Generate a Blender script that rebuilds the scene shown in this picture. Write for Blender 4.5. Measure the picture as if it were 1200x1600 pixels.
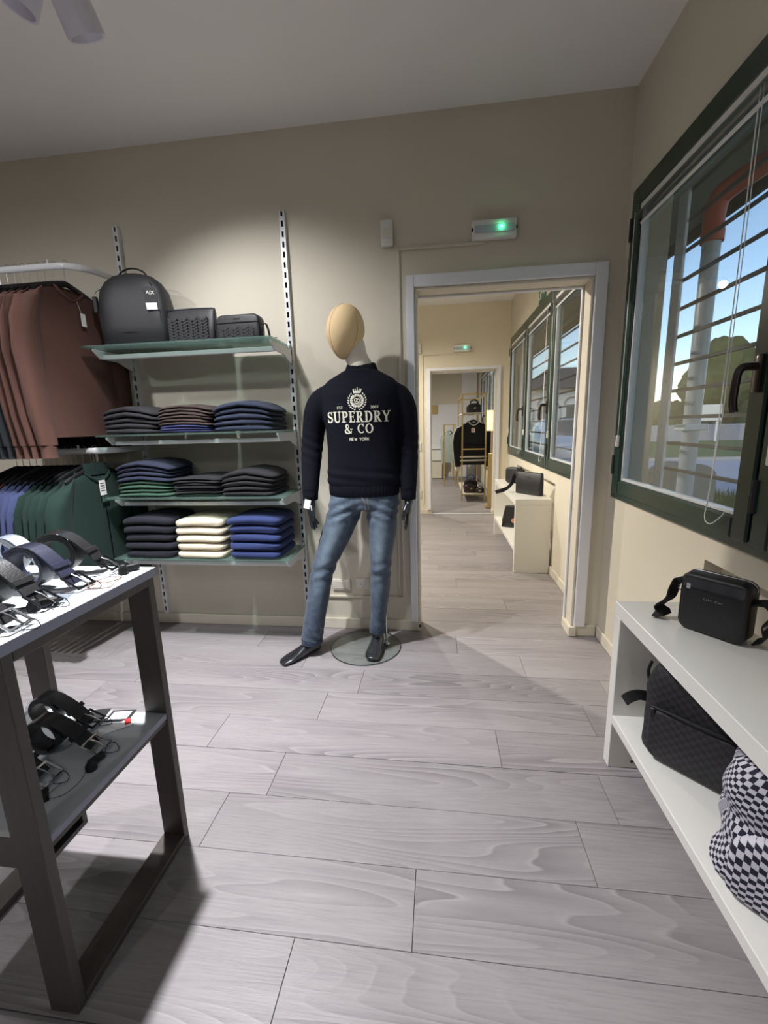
import bpy, bmesh, math, random
from mathutils import Vector, Matrix, noise
from mathutils.bvhtree import BVHTree

# ------------------------------------------------------------------ scene, camera, world, exposure
for o in list(bpy.data.objects):
    bpy.data.objects.remove(o, do_unlink=True)
scene = bpy.context.scene
COL = scene.collection
PI = math.pi

CAM_H = 1.28
YAW, PITCH, ROLL, FPX = -0.1294602, -0.1977143, -0.0280391, 671.0
cy, sy, cp, sp = math.cos(YAW), math.sin(YAW), math.cos(PITCH), math.sin(PITCH)
fwd = Vector((sy*cp, cy*cp, sp))
rgt = Vector((cy, -sy, 0))
upv = rgt.cross(fwd)
r2 = rgt*math.cos(ROLL) + upv*math.sin(ROLL)
u2 = upv*math.cos(ROLL) - rgt*math.sin(ROLL)
cam_d = bpy.data.cameras.new('camera')
cam = bpy.data.objects.new('camera', cam_d)
COL.objects.link(cam)
m3 = Matrix((r2, u2, -fwd)).transposed()
cam.matrix_world = Matrix.Translation((0, 0, CAM_H)) @ m3.to_4x4()
cam_d.sensor_fit = 'VERTICAL'
cam_d.sensor_height = 32.0
cam_d.lens = 32.0*FPX/1600.0
cam_d.clip_start = 0.02
cam_d.clip_end = 400
scene.camera = cam

world = bpy.data.worlds.new('sky_world')
scene.world = world
world.use_nodes = True
wn, wl = world.node_tree.nodes, world.node_tree.links
wn.clear()
w_out = wn.new('ShaderNodeOutputWorld')
w_bg = wn.new('ShaderNodeBackground')
w_sky = wn.new('ShaderNodeTexSky')
w_sky.sky_type = 'NISHITA'
w_sky.sun_disc = False
w_sky.sun_elevation = math.radians(32)
w_sky.sun_rotation = math.radians(200)
w_sky.air_density = 1.0
w_sky.dust_density = 0.6
w_bg.inputs['Strength'].default_value = 0.20
wl.new(w_sky.outputs[0], w_bg.inputs[0])
wl.new(w_bg.outputs[0], w_out.inputs[0])

scene.view_settings.view_transform = 'Standard'
scene.view_settings.look = 'None'
scene.view_settings.gamma = 1.0
scene.view_settings.use_curve_mapping = False
scene.view_settings.exposure = 0.1
scene.cycles.use_denoising = True
scene.cycles.max_bounces = 8
scene.cycles.diffuse_bounces = 4
scene.cycles.glossy_bounces = 3
scene.cycles.transparent_max_bounces = 16
scene.cycles.sample_clamp_indirect = 6.0

# the low winter sun behind the building (only the far hedges and the road see it)
sun_d = bpy.data.lights.new('sun', 'SUN')
sun_d.energy = 1.1
sun_d.color = (1.0, 0.92, 0.8)
sun_d.angle = math.radians(0.6)
sun = bpy.data.objects.new('sun', sun_d)
COL.objects.link(sun)
sun.rotation_euler = Vector((0.75, 0.45, -0.5)).to_track_quat('-Z', 'Y').to_euler()
sun.location = (-10, -10, 12)

# ------------------------------------------------------------------ helpers
rnd = random.Random(7)

def tag(o, label=None, cat=None, group=None, kind=None):
    if label: o['label'] = label
    if cat: o['category'] = cat
    if group: o['group'] = group
    if kind: o['kind'] = kind
    return o

def empty(name, loc=(0, 0, 0), rz=0.0, label=None, cat=None, group=None, kind=None, parent=None):
    o = bpy.data.objects.new(name, None)
    COL.objects.link(o)
    o.location = loc
    o.rotation_euler = (0, 0, rz)
    o.empty_display_size = 0.05
    if parent: o.parent = parent
    return tag(o, label, cat, group, kind)

class MB:
    """collects shapes in one bmesh; build() links them as one mesh object"""
    def __init__(s):
        s.bm = bmesh.new()
    def box(s, x0, x1, y0, y1, z0, z1, bev=0.0, seg=1, M=None):
        c = Vector(((x0+x1)/2, (y0+y1)/2, (z0+z1)/2))
        T = Matrix.Translation(c) @ Matrix.Diagonal((abs(x1-x0), abs(y1-y0), abs(z1-z0), 1))
        g = bmesh.ops.create_cube(s.bm, size=1.0, matrix=T)
        vs = g['verts']
        if bev > 0:
            es = list({e for v in vs for e in v.link_edges})
            r = bmesh.ops.bevel(s.bm, geom=es, offset=bev, segments=seg, affect='EDGES', profile=0.5)
            vs = list({v for f in r['faces'] for v in f.verts} | {v for v in vs if v.is_valid})
        if M is not None:
            for v in vs: v.co = M @ v.co
        return s
    def cbox(s, c, size, bev=0.0, seg=1, M=None):
        a, b = Vector(c), Vector(size)/2
        return s.box(a.x-b.x, a.x+b.x, a.y-b.y, a.y+b.y, a.z-b.z, a.z+b.z, bev, seg, M)
    def loft(s, rings, caps=True, closed=True, wrap=False):
        bm = s.bm
        R = [[bm.verts.new(p) for p in r] for r in rings]
        n = len(R[0])
        m = len(R)
        for i in range(m if wrap else m-1):
            a, b = R[i], R[(i+1) % m]
            for j in range(n if closed else n-1):
                k = (j+1) % n
                try: bm.faces.new((a[j], a[k], b[k], b[j]))
                except ValueError: pass
        if caps and not wrap and closed:
            try: bm.faces.new(list(reversed(R[0])))
            except ValueError: pass
            try: bm.faces.new(R[-1])
            except ValueError: pass
        return s
    def tube(s, pts, r, n=8, closed=False, caps=True, ry=None, up=None):
        pts = [Vector(p) for p in pts]
        m = len(pts)
        rr = r if isinstance(r, (list, tuple)) else [r]*m
        rb = ry if isinstance(ry, (list, tuple)) else ([ry]*m if ry else rr)
        rings = []
        prev = None
        for i, p in enumerate(pts):
            if closed: t = (pts[(i+1) % m]-pts[i-1])
            else: t = pts[min(i+1, m-1)]-pts[max(i-1, 0)]
            if t.length < 1e-9: t = Vector((0, 0, 1))
            t.normalize()
            if prev is None:
                a = Vector(up) if up else (Vector((0, 0, 1)) if abs(t.z) < 0.9 else Vector((0, 1, 0)))
            else:
                a = prev
            a = a - t*a.dot(t)
            if a.length < 1e-6: a = t.orthogonal()
            a.normalize()
            prev = a
            b = t.cross(a)
            rings.append([p + a*(math.cos(2*PI*k/n)*rb[i]) + b*(math.sin(2*PI*k/n)*rr[i]) for k in range(n)])
        return s.loft(rings, caps=caps, wrap=closed)
    def ribbon(s, pts, nor, w, t):
        """flat strap: pts along its centre, nor = width direction (one vector or list), w width, t thickness"""
        pts = [Vector(p) for p in pts]
        m = len(pts)
        rings = []
        for i, p in enumerate(pts):
            tg = (pts[min(i+1, m-1)]-pts[max(i-1, 0)]).normalized()
            wv = Vector(nor[i] if isinstance(nor, list) else nor)
            wv = (wv - tg*wv.dot(tg)).normalized()
            hv = tg.cross(wv)
            rings.append([p+wv*w/2+hv*t/2, p-wv*w/2+hv*t/2, p-wv*w/2-hv*t/2, p+wv*w/2-hv*t/2])
        return s.loft(rings)
    def lathe(s, prof, n=24, c=(0, 0, 0), M=None):
        c = Vector(c)
        rings = []
        for r, z in prof:
            ring = [Vector((math.cos(2*PI*k/n)*max(r, 1e-4), math.sin(2*PI*k/n)*max(r, 1e-4), z)) for k in range(n)]
            rings.append([(M @ q if M is not None else q)+c for q in ring])
        return s.loft(rings)
    def poly(s, pts, d):
        """flat outline pts (3d) pushed along d"""
        d = Vector(d)
        a = [Vector(p) for p in pts]
        return s.loft([a, [p+d for p in a]])
    def quad(s, pts):
        s.bm.faces.new([s.bm.verts.new(p) for p in pts])
        return s
    def mesh(s, name, smooth=False, ang=40):
        bmesh.ops.recalc_face_normals(s.bm, faces=s.bm.faces)
        me = bpy.data.meshes.new(name)
        s.bm.to_mesh(me)
        s.bm.free()
        if smooth:
            for p in me.polygons: p.use_smooth = True
            me.set_sharp_from_angle(angle=math.radians(ang))
        return me
    def build(s, name, mat, parent=None, smooth=False, ang=40, loc=None, rot=None):
        me = s.mesh(name, smooth, ang)
        return link(name, me, mat, parent, loc, rot)

def link(name, me, mat, parent=None, loc=None, rot=None):
    if mat is not None and not me.materials: me.materials.append(mat)
    o = bpy.data.objects.new(name, me)
    COL.objects.link(o)
    if parent is not None: o.parent = parent
    if loc is not None: o.location = loc
    if rot is not None: o.rotation_euler = rot
    return o

def copy_tree(o, parent=None):
    c = o.copy()
    COL.objects.link(c)
    c.parent = parent
    for ch in o.children:
        copy_tree(ch, c)
    return c

def evaluated(bm_obj, mods):
    """bake a modifier stack (remesh / smooth) into a plain mesh and drop the helper"""
    for typ, kw in mods:
        md = bm_obj.modifiers.new(typ, typ)
        for k, v in kw.items(): setattr(md, k, v)
    dg = bpy.context.evaluated_depsgraph_get()
    dg.update()
    me = bpy.data.meshes.new_from_object(bm_obj.evaluated_get(dg))
    old = bm_obj.data
    bpy.data.objects.remove(bm_obj, do_unlink=True)
    bpy.data.meshes.remove(old)
    for p in me.polygons: p.use_smooth = True
    return me

def fused(mb, voxel, it=4):
    o = mb.build('shape', None)
    return evaluated(o, [('REMESH', dict(mode='VOXEL', voxel_size=voxel)),
                         ('SMOOTH', dict(factor=0.5, iterations=it))])

def ell(cx, cy_, z, rx, ry, n=20, e=1.0, rot=0.0, tilt=(0, 0)):
    """superellipse ring in a horizontal plane"""
    out = []
    for k in range(n):
        a = 2*PI*k/n
        c, s = math.cos(a), math.sin(a)
        x = math.copysign(abs(c)**e, c)*rx
        y = math.copysign(abs(s)**e, s)*ry
        xr = x*math.cos(rot)-y*math.sin(rot)
        yr = x*math.sin(rot)+y*math.cos(rot)
        out.append(Vector((cx+xr, cy_+yr, z+xr*tilt[0]+yr*tilt[1])))
    return out

def arc(c, r, a0, a1, n, plane='xz', r2=None):
    c = Vector(c)
    r2 = r if r2 is None else r2
    out = []
    for i in range(n+1):
        a = a0+(a1-a0)*i/n
        u, v = math.cos(a)*r, math.sin(a)*r2
        d = {'xz': Vector((u, 0, v)), 'yz': Vector((0, u, v)), 'xy': Vector((u, v, 0))}[plane]
        out.append(c+d)
    return out

def smooth_path(pts, k=6):
    """Catmull-Rom through the points"""
    P = [Vector(p) for p in pts]
    out = []
    for i in range(len(P)-1):
        p0, p1, p2, p3 = P[max(i-1, 0)], P[i], P[i+1], P[min(i+2, len(P)-1)]
        for j in range(k):
            t = j/k
            out.append(0.5*((2*p1)+(p2-p0)*t+(2*p0-5*p1+4*p2-p3)*t*t+(3*p1-p0-3*p2+p3)*t**3))
    out.append(P[-1])
    return out

ORD = ['topmost', 'second from the top', 'third from the top', 'fourth from the top', 'fifth from the top', 'sixth from the top',
       'seventh from the top', 'eighth from the top', 'ninth from the top']
NTH = ['first', 'second', 'third', 'fourth', 'fifth', 'sixth', 'seventh', 'eighth', 'ninth', 'tenth', 'eleventh', 'twelfth']

# ------------------------------------------------------------------ materials
def srgb(r, g, b):
    f = lambda c: (c/255/12.92) if c/255 <= 0.04045 else ((c/255+0.055)/1.055)**2.4
    return (f(r), f(g), f(b), 1)

def mat(name, col, rough=0.5, metal=0.0, var=0.0, vscale=6.0, bump=0.0, bscale=60.0, coat=0.0, spec=0.5, sheen=0.0,
        stretch=(1, 1, 1), trans=0.0, emit=None, estr=0.0, alpha=1.0):
    m = bpy.data.materials.new(name)
    m.use_nodes = True
    nt = m.node_tree
    N, L = nt.nodes, nt.links
    b = N['Principled BSDF']
    c = srgb(*col)
    b.inputs['Base Color'].default_value = c
    b.inputs['Roughness'].default_value = rough
    b.inputs['Metallic'].default_value = metal
    b.inputs['Coat Weight'].default_value = coat
    b.inputs['Coat Roughness'].default_value = 0.08
    b.inputs['Specular IOR Level'].default_value = spec
    b.inputs['Sheen Weight'].default_value = sheen
    b.inputs['Sheen Roughness'].default_value = 0.4
    b.inputs['Transmission Weight'].default_value = trans
    b.inputs['Alpha'].default_value = alpha
    if emit:
        b.inputs['Emission Color'].default_value = srgb(*emit)
        b.inputs['Emission Strength'].default_value = estr
    if var > 0 or bump > 0:
        tc = N.new('ShaderNodeTexCoord')
        mp = N.new('ShaderNodeMapping')
        mp.inputs['Scale'].default_value = stretch
        L.new(tc.outputs['Object'], mp.inputs[0])
        if var > 0:
            nz = N.new('ShaderNodeTexNoise')
            nz.inputs['Scale'].default_value = vscale
            nz.inputs['Detail'].default_value = 5
            L.new(mp.outputs[0], nz.inputs['Vector'])
            mx = N.new('ShaderNodeMix')
            mx.data_type = 'RGBA'
            mx.inputs['A'].default_value = tuple(max(0, x*(1-var)) for x in c[:3])+(1,)
            mx.inputs['B'].default_value = tuple(min(1, x*(1+var)) for x in c[:3])+(1,)
            L.new(nz.outputs['Fac'], mx.inputs['Factor'])
            L.new(mx.outputs['Result'], b.inputs['Base Color'])
        if bump > 0:
            n2 = N.new('ShaderNodeTexNoise')
            n2.inputs['Scale'].default_value = bscale
            n2.inputs['Detail'].default_value = 3
            L.new(mp.outputs[0], n2.inputs['Vector'])
            bp = N.new('ShaderNodeBump')
            bp.inputs['Strength'].default_value = bump
            bp.inputs['Distance'].default_value = 0.01
            L.new(n2.outputs['Fac'], bp.inputs['Height'])
            L.new(bp.outputs[0], b.inputs['Normal'])
    return m

def glass_mat(name, tint=(255, 255, 255), ior=1.5, rough=0.0, gain=1.0):
    """thin clear pane: mirror reflection by Fresnel over a tinted see-through"""
    m = bpy.data.materials.new(name)
    m.use_nodes = True
    nt = m.node_tree
    N, L = nt.nodes, nt.links
    N.clear()
    o = N.new('ShaderNodeOutputMaterial')
    t = N.new('ShaderNodeBsdfTransparent')
    t.inputs[0].default_value = srgb(*tint)
    g = N.new('ShaderNodeBsdfGlossy')
    g.inputs['Roughness'].default_value = rough
    lw = N.new('ShaderNodeLayerWeight')
    lw.inputs['Blend'].default_value = 0.5
    f = N.new('ShaderNodeMath')
    f.operation = 'POWER'
    f.inputs[1].default_value = 4.0
    L.new(lw.outputs['Facing'], f.inputs[0])
    f0 = ((ior-1)/(ior+1))**2
    mu = N.new('ShaderNodeMapRange')
    mu.clamp = True
    mu.inputs['To Min'].default_value = min(1, f0*gain)
    mu.inputs['To Max'].default_value = 0.9
    x = N.new('ShaderNodeMixShader')
    L.new(f.outputs[0], mu.inputs['Value'])
    L.new(mu.outputs[0], x.inputs[0])
    L.new(t.outputs[0], x.inputs[1])
    L.new(g.outputs[0], x.inputs[2])
    L.new(x.outputs[0], o.inputs[0])
    return m

def frosted(m, col, fac):
    """adds a faint milky scatter to a clear pane"""
    N, L = m.node_tree.nodes, m.node_tree.links
    out = [n for n in N if n.type == 'OUTPUT_MATERIAL'][0]
    src = out.inputs[0].links[0].from_socket
    d = N.new('ShaderNodeBsdfDiffuse'); d.inputs[0].default_value = srgb(*col)
    tr = N.new('ShaderNodeBsdfTranslucent'); tr.inputs[0].default_value = srgb(*col)
    ad = N.new('ShaderNodeMixShader'); ad.inputs[0].default_value = 0.5
    L.new(d.outputs[0], ad.inputs[1]); L.new(tr.outputs[0], ad.inputs[2])
    x = N.new('ShaderNodeMixShader'); x.inputs[0].default_value = fac
    L.new(src, x.inputs[1]); L.new(ad.outputs[0], x.inputs[2]); L.new(x.outputs[0], out.inputs[0])
    return m

def mid(a, b, t): return tuple(x+(y-x)*t for x, y in zip(a, b))

def wood_floor_mat(name, base, dark, light, scale=1.0):
    m = bpy.data.materials.new(name)
    m.use_nodes = True
    nt = m.node_tree
    N, L = nt.nodes, nt.links
    b = N['Principled BSDF']
    b.inputs['Roughness'].default_value = 0.42
    b.inputs['Specular IOR Level'].default_value = 0.35
    tc = N.new('ShaderNodeTexCoord')
    oi = N.new('ShaderNodeObjectInfo')
    off = N.new('ShaderNodeVectorMath'); off.operation = 'SCALE'
    off.inputs[0].default_value = (37.0, 11.0, 5.0)
    L.new(oi.outputs['Random'], off.inputs['Scale'])
    add = N.new('ShaderNodeVectorMath'); add.operation = 'ADD'
    L.new(tc.outputs['Object'], add.inputs[0]); L.new(off.outputs[0], add.inputs[1])
    def mapped(sx, sy_):
        mp = N.new('ShaderNodeMapping')
        mp.inputs['Scale'].default_value = (sx, sy_, 1)
        L.new(add.outputs[0], mp.inputs[0])
        return mp
    # cathedral figure: level lines of a stretched noise
    n1 = N.new('ShaderNodeTexNoise'); n1.inputs['Scale'].default_value = 1.0; n1.inputs['Detail'].default_value = 1.6
    n1.inputs['Roughness'].default_value = 0.45
    L.new(mapped(0.5*scale, 6.0*scale).outputs[0], n1.inputs['Vector'])
    k = N.new('ShaderNodeMath'); k.operation = 'MULTIPLY'; k.inputs[1].default_value = 27.0
    L.new(n1.outputs['Fac'], k.inputs[0])
    s = N.new('ShaderNodeMath'); s.operation = 'FRACT'
    L.new(k.outputs[0], s.inputs[0])
    cr = N.new('ShaderNodeValToRGB')
    el = cr.color_ramp.elements
    el[0].position = 0.0; el[0].color = srgb(*base)
    el[1].position = 1.0; el[1].color = srgb(*base)
    for ps, cc in ((0.10, base), (0.45, mid(base, dark, 0.45)), (0.80, dark), (0.87, light), (0.93, mid(base, light, 0.6))):
        e_ = el.new(ps); e_.color = srgb(*cc)
    L.new(s.outputs[0], cr.inputs['Fac'])
    msk = N.new('ShaderNodeTexNoise'); msk.inputs['Scale'].default_value = 1.0; msk.inputs['Detail'].default_value = 1
    L.new(mapped(0.9*scale, 7.0*scale).outputs[0], msk.inputs['Vector'])
    mr = N.new('ShaderNodeMapRange'); mr.inputs['From Min'].default_value = 0.40; mr.inputs['From Max'].default_value = 0.66
    L.new(msk.outputs['Fac'], mr.inputs['Value'])
    # fine fibres
    n2 = N.new('ShaderNodeTexNoise'); n2.inputs['Scale'].default_value = 1.0; n2.inputs['Detail'].default_value = 6
    n2.inputs['Roughness'].default_value = 0.7
    L.new(mapped(9*scale, 170*scale).outputs[0], n2.inputs['Vector'])
    n3 = N.new('ShaderNodeTexNoise'); n3.inputs['Scale'].default_value = 1.0; n3.inputs['Detail'].default_value = 3
    L.new(mapped(1.8*scale, 11*scale).outputs[0], n3.inputs['Vector'])
    mA = N.new('ShaderNodeMix'); mA.data_type = 'RGBA'
    mA.inputs['A'].default_value = srgb(*light); mA.inputs['B'].default_value = srgb(*base)
    L.new(n3.outputs['Fac'], mA.inputs['Factor'])
    f2 = N.new('ShaderNodeMapRange'); f2.inputs['From Min'].default_value = 0.45; f2.inputs['From Max'].default_value = 0.75
    f2.inputs['To Max'].default_value = 0.5
    L.new(n2.outputs['Fac'], f2.inputs['Value'])
    mB = N.new('ShaderNodeMix'); mB.data_type = 'RGBA'
    L.new(f2.outputs[0], mB.inputs['Factor']); L.new(mA.outputs['Result'], mB.inputs['A'])
    mB.inputs['B'].default_value = srgb(*dark)
    f3 = N.new('ShaderNodeMath'); f3.operation = 'MULTIPLY'; f3.inputs[1].default_value = 0.7
    L.new(mr.outputs[0], f3.inputs[0])
    mC = N.new('ShaderNodeMix'); mC.data_type = 'RGBA'
    L.new(f3.outputs[0], mC.inputs['Factor']); L.new(mB.outputs['Result'], mC.inputs['A'])
    L.new(cr.outputs['Color'], mC.inputs['B'])
    hs = N.new('ShaderNodeHueSaturation')
    vr = N.new('ShaderNodeMapRange'); vr.inputs['To Min'].default_value = 0.93; vr.inputs['To Max'].default_value = 1.05
    L.new(oi.outputs['Random'], vr.inputs['Value'])
    L.new(vr.outputs[0], hs.inputs['Value']); L.new(mC.outputs['Result'], hs.inputs['Color'])
    L.new(hs.outputs[0], b.inputs['Base Color'])
    bp = N.new('ShaderNodeBump'); bp.inputs['Strength'].default_value = 0.12; bp.inputs['Distance'].default_value = 0.004
    L.new(n2.outputs['Fac'], bp.inputs['Height']); L.new(bp.outputs[0], b.inputs['Normal'])
    return m

def checker_mat(name, a, b_, scale, rough=0.6, wob=0.0):
    m = bpy.data.materials.new(name)
    m.use_nodes = True
    N, L = m.node_tree.nodes, m.node_tree.links
    b = N['Principled BSDF']
    b.inputs['Roughness'].default_value = rough
    tc = N.new('ShaderNodeTexCoord')
    ch = N.new('ShaderNodeTexChecker')
    ch.inputs['Scale'].default_value = scale
    ch.inputs['Color1'].default_value = srgb(*a)
    ch.inputs['Color2'].default_value = srgb(*b_)
    L.new(tc.outputs['UV'], ch.inputs['Vector'])
    L.new(ch.outputs['Color'], b.inputs['Base Color'])
    nz = N.new('ShaderNodeTexNoise'); nz.inputs['Scale'].default_value = 220
    L.new(tc.outputs['Object'], nz.inputs['Vector'])
    bp = N.new('ShaderNodeBump'); bp.inputs['Strength'].default_value = 0.15; bp.inputs['Distance'].default_value = 0.005
    L.new(nz.outputs['Fac'], bp.inputs['Height']); L.new(bp.outputs[0], b.inputs['Normal'])
    return m

def denim_mat():
    m = bpy.data.materials.new('washed_denim')
    m.use_nodes = True
    N, L = m.node_tree.nodes, m.node_tree.links
    b = N['Principled BSDF']
    b.inputs['Roughness'].default_value = 0.85
    b.inputs['Sheen Weight'].default_value = 0.15
    tc = N.new('ShaderNodeTexCoord')
    at = N.new('ShaderNodeAttribute'); at.attribute_name = 'fade'
    nz = N.new('ShaderNodeTexNoise'); nz.inputs['Scale'].default_value = 26; nz.inputs['Detail'].default_value = 6
    L.new(tc.outputs['Object'], nz.inputs['Vector'])
    ad = N.new('ShaderNodeMath'); ad.operation = 'MULTIPLY_ADD'; ad.inputs[1].default_value = 0.55; ad.inputs[2].default_value = -0.27
    L.new(nz.outputs['Fac'], ad.inputs[0])
    su = N.new('ShaderNodeMath'); su.operation = 'ADD'; su.use_clamp = True
    L.new(ad.outputs[0], su.inputs[0]); L.new(at.outputs['Fac'], su.inputs[1])
    mx = N.new('ShaderNodeMix'); mx.data_type = 'RGBA'
    mx.inputs['A'].default_value = srgb(29, 43, 66); mx.inputs['B'].default_value = srgb(128, 147, 162)
    L.new(su.outputs[0], mx.inputs['Factor'])
    L.new(mx.outputs['Result'], b.inputs['Base Color'])
    wv = N.new('ShaderNodeTexNoise'); wv.inputs['Scale'].default_value = 400
    L.new(tc.outputs['Object'], wv.inputs['Vector'])
    bp = N.new('ShaderNodeBump'); bp.inputs['Strength'].default_value = 0.2; bp.inputs['Distance'].default_value = 0.003
    L.new(wv.outputs['Fac'], bp.inputs['Height']); L.new(bp.outputs[0], b.inputs['Normal'])
    return m

M = {}
M['wall'] = mat('beige_wall_paint', (213, 206, 189), 0.9, var=0.03, vscale=2.0, bump=0.05, bscale=120)
M['wall2'] = mat('cream_wall_paint', (220, 211, 190), 0.9, var=0.02, vscale=2.0, bump=0.05, bscale=120)
M['ceil'] = mat('ceiling_paint', (240, 237, 235), 0.95, var=0.02, vscale=3.0)
M['floor'] = wood_floor_mat('grey_oak_laminate', (142, 137, 138), (111, 106, 108), (160, 155, 155))
M['trim'] = mat('white_trim_paint', (228, 229, 234), 0.45)
M['cream'] = mat('cream_plastic', (222, 216, 202), 0.5)
M['white'] = mat('white_lacquer', (232, 231, 224), 0.28, coat=0.25)
M['plastic'] = mat('white_plastic', (228, 228, 224), 0.4)
M['metalwhite'] = mat('white_powder_coat', (222, 223, 224), 0.35, bump=0.02, bscale=300)
M['green'] = mat('dark_green_frame', (20, 48, 39), 0.3, coat=0.2, var=0.06, vscale=4)
M['bead'] = mat('pale_glazing_bead', (206, 210, 214), 0.3)
M['rubber'] = mat('black_rubber', (22, 22, 24), 0.6)
M['bronze'] = mat('bronze_handle', (52, 40, 34), 0.3, metal=0.2, coat=0.4)
M['glass'] = glass_mat('window_glass', (244, 247, 247), 1.5, 0.0, 1.3)
M['shelfglass'] = glass_mat('green_shelf_glass', (214, 230, 224), 1.5, 0.05, 1.5)
M['shelfglass'] = frosted(M['shelfglass'], (150, 176, 168), 0.30)
M['discglass'] = glass_mat('base_glass', (246, 250, 248), 1.5, 0.0, 1.2)
M['clear'] = glass_mat('clear_plastic', (242, 245, 248), 1.45, 0.08, 1.8)
M['sheer'] = glass_mat('sheer_blind', (190, 192, 194), 1.5, 0.25, 2.5)
M['slot'] = mat('dark_slot', (30, 30, 32), 0.8)
M['ash'] = mat('dark_ash_laminate', (80, 74, 70), 0.5, var=0.28, vscale=14, stretch=(6, 6, 0.5), bump=0.04, bscale=40)
M['concrete'] = mat('pale_concrete_laminate', (190, 195, 196), 0.5, var=0.1, vscale=5, stretch=(1, 3, 1))
M['edge'] = mat('grey_edge_band', (150, 151, 166), 0.5, var=0.08, vscale=20)
M['chrome'] = mat('chrome', (200, 202, 206), 0.16, metal=1.0)
M['gun'] = mat('gunmetal', (60, 60, 66), 0.25, metal=1.0)
M['gold'] = mat('brushed_gold', (204, 180, 126), 0.3, metal=0.75)
M['leather'] = mat('black_leather', (27, 27, 29), 0.42, var=0.15, vscale=30, bump=0.12, bscale=260)
M['leather2'] = mat('charcoal_leather', (36, 37, 39), 0.5, bump=0.1, bscale=320)
M['strapb'] = mat('black_webbing', (18, 18, 20), 0.8, bump=0.2, bscale=500)
M['browns'] = mat('brown_leather', (90, 66, 46), 0.5)
M['gloss'] = mat('black_gloss_paint', (34, 36, 40), 0.25, coat=0.5)
M['linen'] = mat('tan_linen', (226, 198, 152), 0.9, var=0.05, vscale=60, bump=0.15, bscale=420)
M['seam'] = mat('tan_piping', (196, 160, 112), 0.9)
M['neck'] = mat('off_white_jersey', (222, 212, 198), 0.9)
M['knit'] = mat('navy_knit', (15, 16, 27), 0.92, var=0.08, vscale=40, bump=0.35, bscale=380, spec=0.2)
M['print'] = mat('cream_print', (236, 234, 214), 0.8)
M['denim'] = denim_mat()
M['stitch'] = mat('tan_stitching', (176, 150, 112), 0.8)
M['paper'] = mat('white_card', (236, 236, 232), 0.7)
M['ink'] = mat('black_ink', (30, 30, 32), 0.7)
M['red'] = mat('red_card', (196, 40, 38), 0.6)
M['kraft'] = mat('pale_card', (190, 170, 160), 0.8)
def cloth(name, col, v=0.1, sheen=0.04):
    return mat(name, col, 0.95, var=v, vscale=22, bump=0.25, bscale=420, sheen=sheen)
M['c_brown'] = cloth('brown_fleece', (92, 63, 54))
M['c_char'] = cloth('charcoal_fleece', (40, 43, 48))
M['c_blue'] = cloth('dusty_blue_fleece', (66, 75, 112))
M['c_green'] = cloth('bottle_green_fleece', (22, 46, 39))
M['c_rust'] = cloth('rust_fleece', (106, 70, 52))
M['c_black'] = cloth('black_cotton', (28, 28, 31))
M['c_dkgrey'] = cloth('dark_grey_cotton', (42, 41, 45))
M['c_coffee'] = cloth('coffee_cotton', (62, 50, 46))
M['c_violet'] = cloth('violet_blue_cotton', (54, 58, 100))
M['c_navy'] = cloth('navy_cotton', (34, 41, 60))
M['c_deepnavy'] = cloth('deep_navy_fleece', (28, 29, 39))
M['c_sea'] = cloth('sea_green_cotton', (54, 84, 68))
M['c_cream'] = cloth('cream_fleece', (226, 216, 188))
M['c_royal'] = cloth('royal_blue_fleece', (42, 55, 100))
M['c_white'] = cloth('white_knit', (220, 218, 208))
M['c_sage'] = cloth('pale_sage_cloth', (150, 160, 152))
M['hang'] = mat('black_hanger_plastic', (24, 24, 26), 0.4)
# ------------------------------------------------------------------ the setting
XR = 0.948          # inner face of the long right wall
YB = 2.54           # face of the wall with the first doorway
YB2 = 2.67          # its other face
YF, YF2 = 6.185, 6.30   # second cross wall
YE = 10.76          # end wall of the last room
ZC = 2.835

def struct(name, mb, m, parent=None, **k):
    o = mb.build(name, m, parent, **k)
    if parent is None: o['kind'] = 'structure'
    return o

def holes_panel(mb, axis, d0, d1, u0, u1, z0, z1, holes):
    """a slab with rectangular holes, cut into a grid of boxes; axis 'y' = slab facing Y (u is x), 'x' = slab facing X (u is y)"""
    us = sorted({u0, u1} | {h[0] for h in holes} | {h[1] for h in holes})
    us = [u for u in us if u0 <= u <= u1]
    for a, b in zip(us, us[1:]):
        mid = (a+b)/2
        cuts = sorted([(h[2], h[3]) for h in holes if h[0] < mid < h[1]])
        z = z0
        spans = []
        for c0, c1 in cuts:
            if c0 > z: spans.append((z, c0))
            z = max(z, c1)
        if z < z1: spans.append((z, z1))
        for c0, c1 in spans:
            if axis == 'y': mb.box(a, b, d0, d1, c0, c1)
            else: mb.box(d0, d1, a, b, c0, c1)

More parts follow.
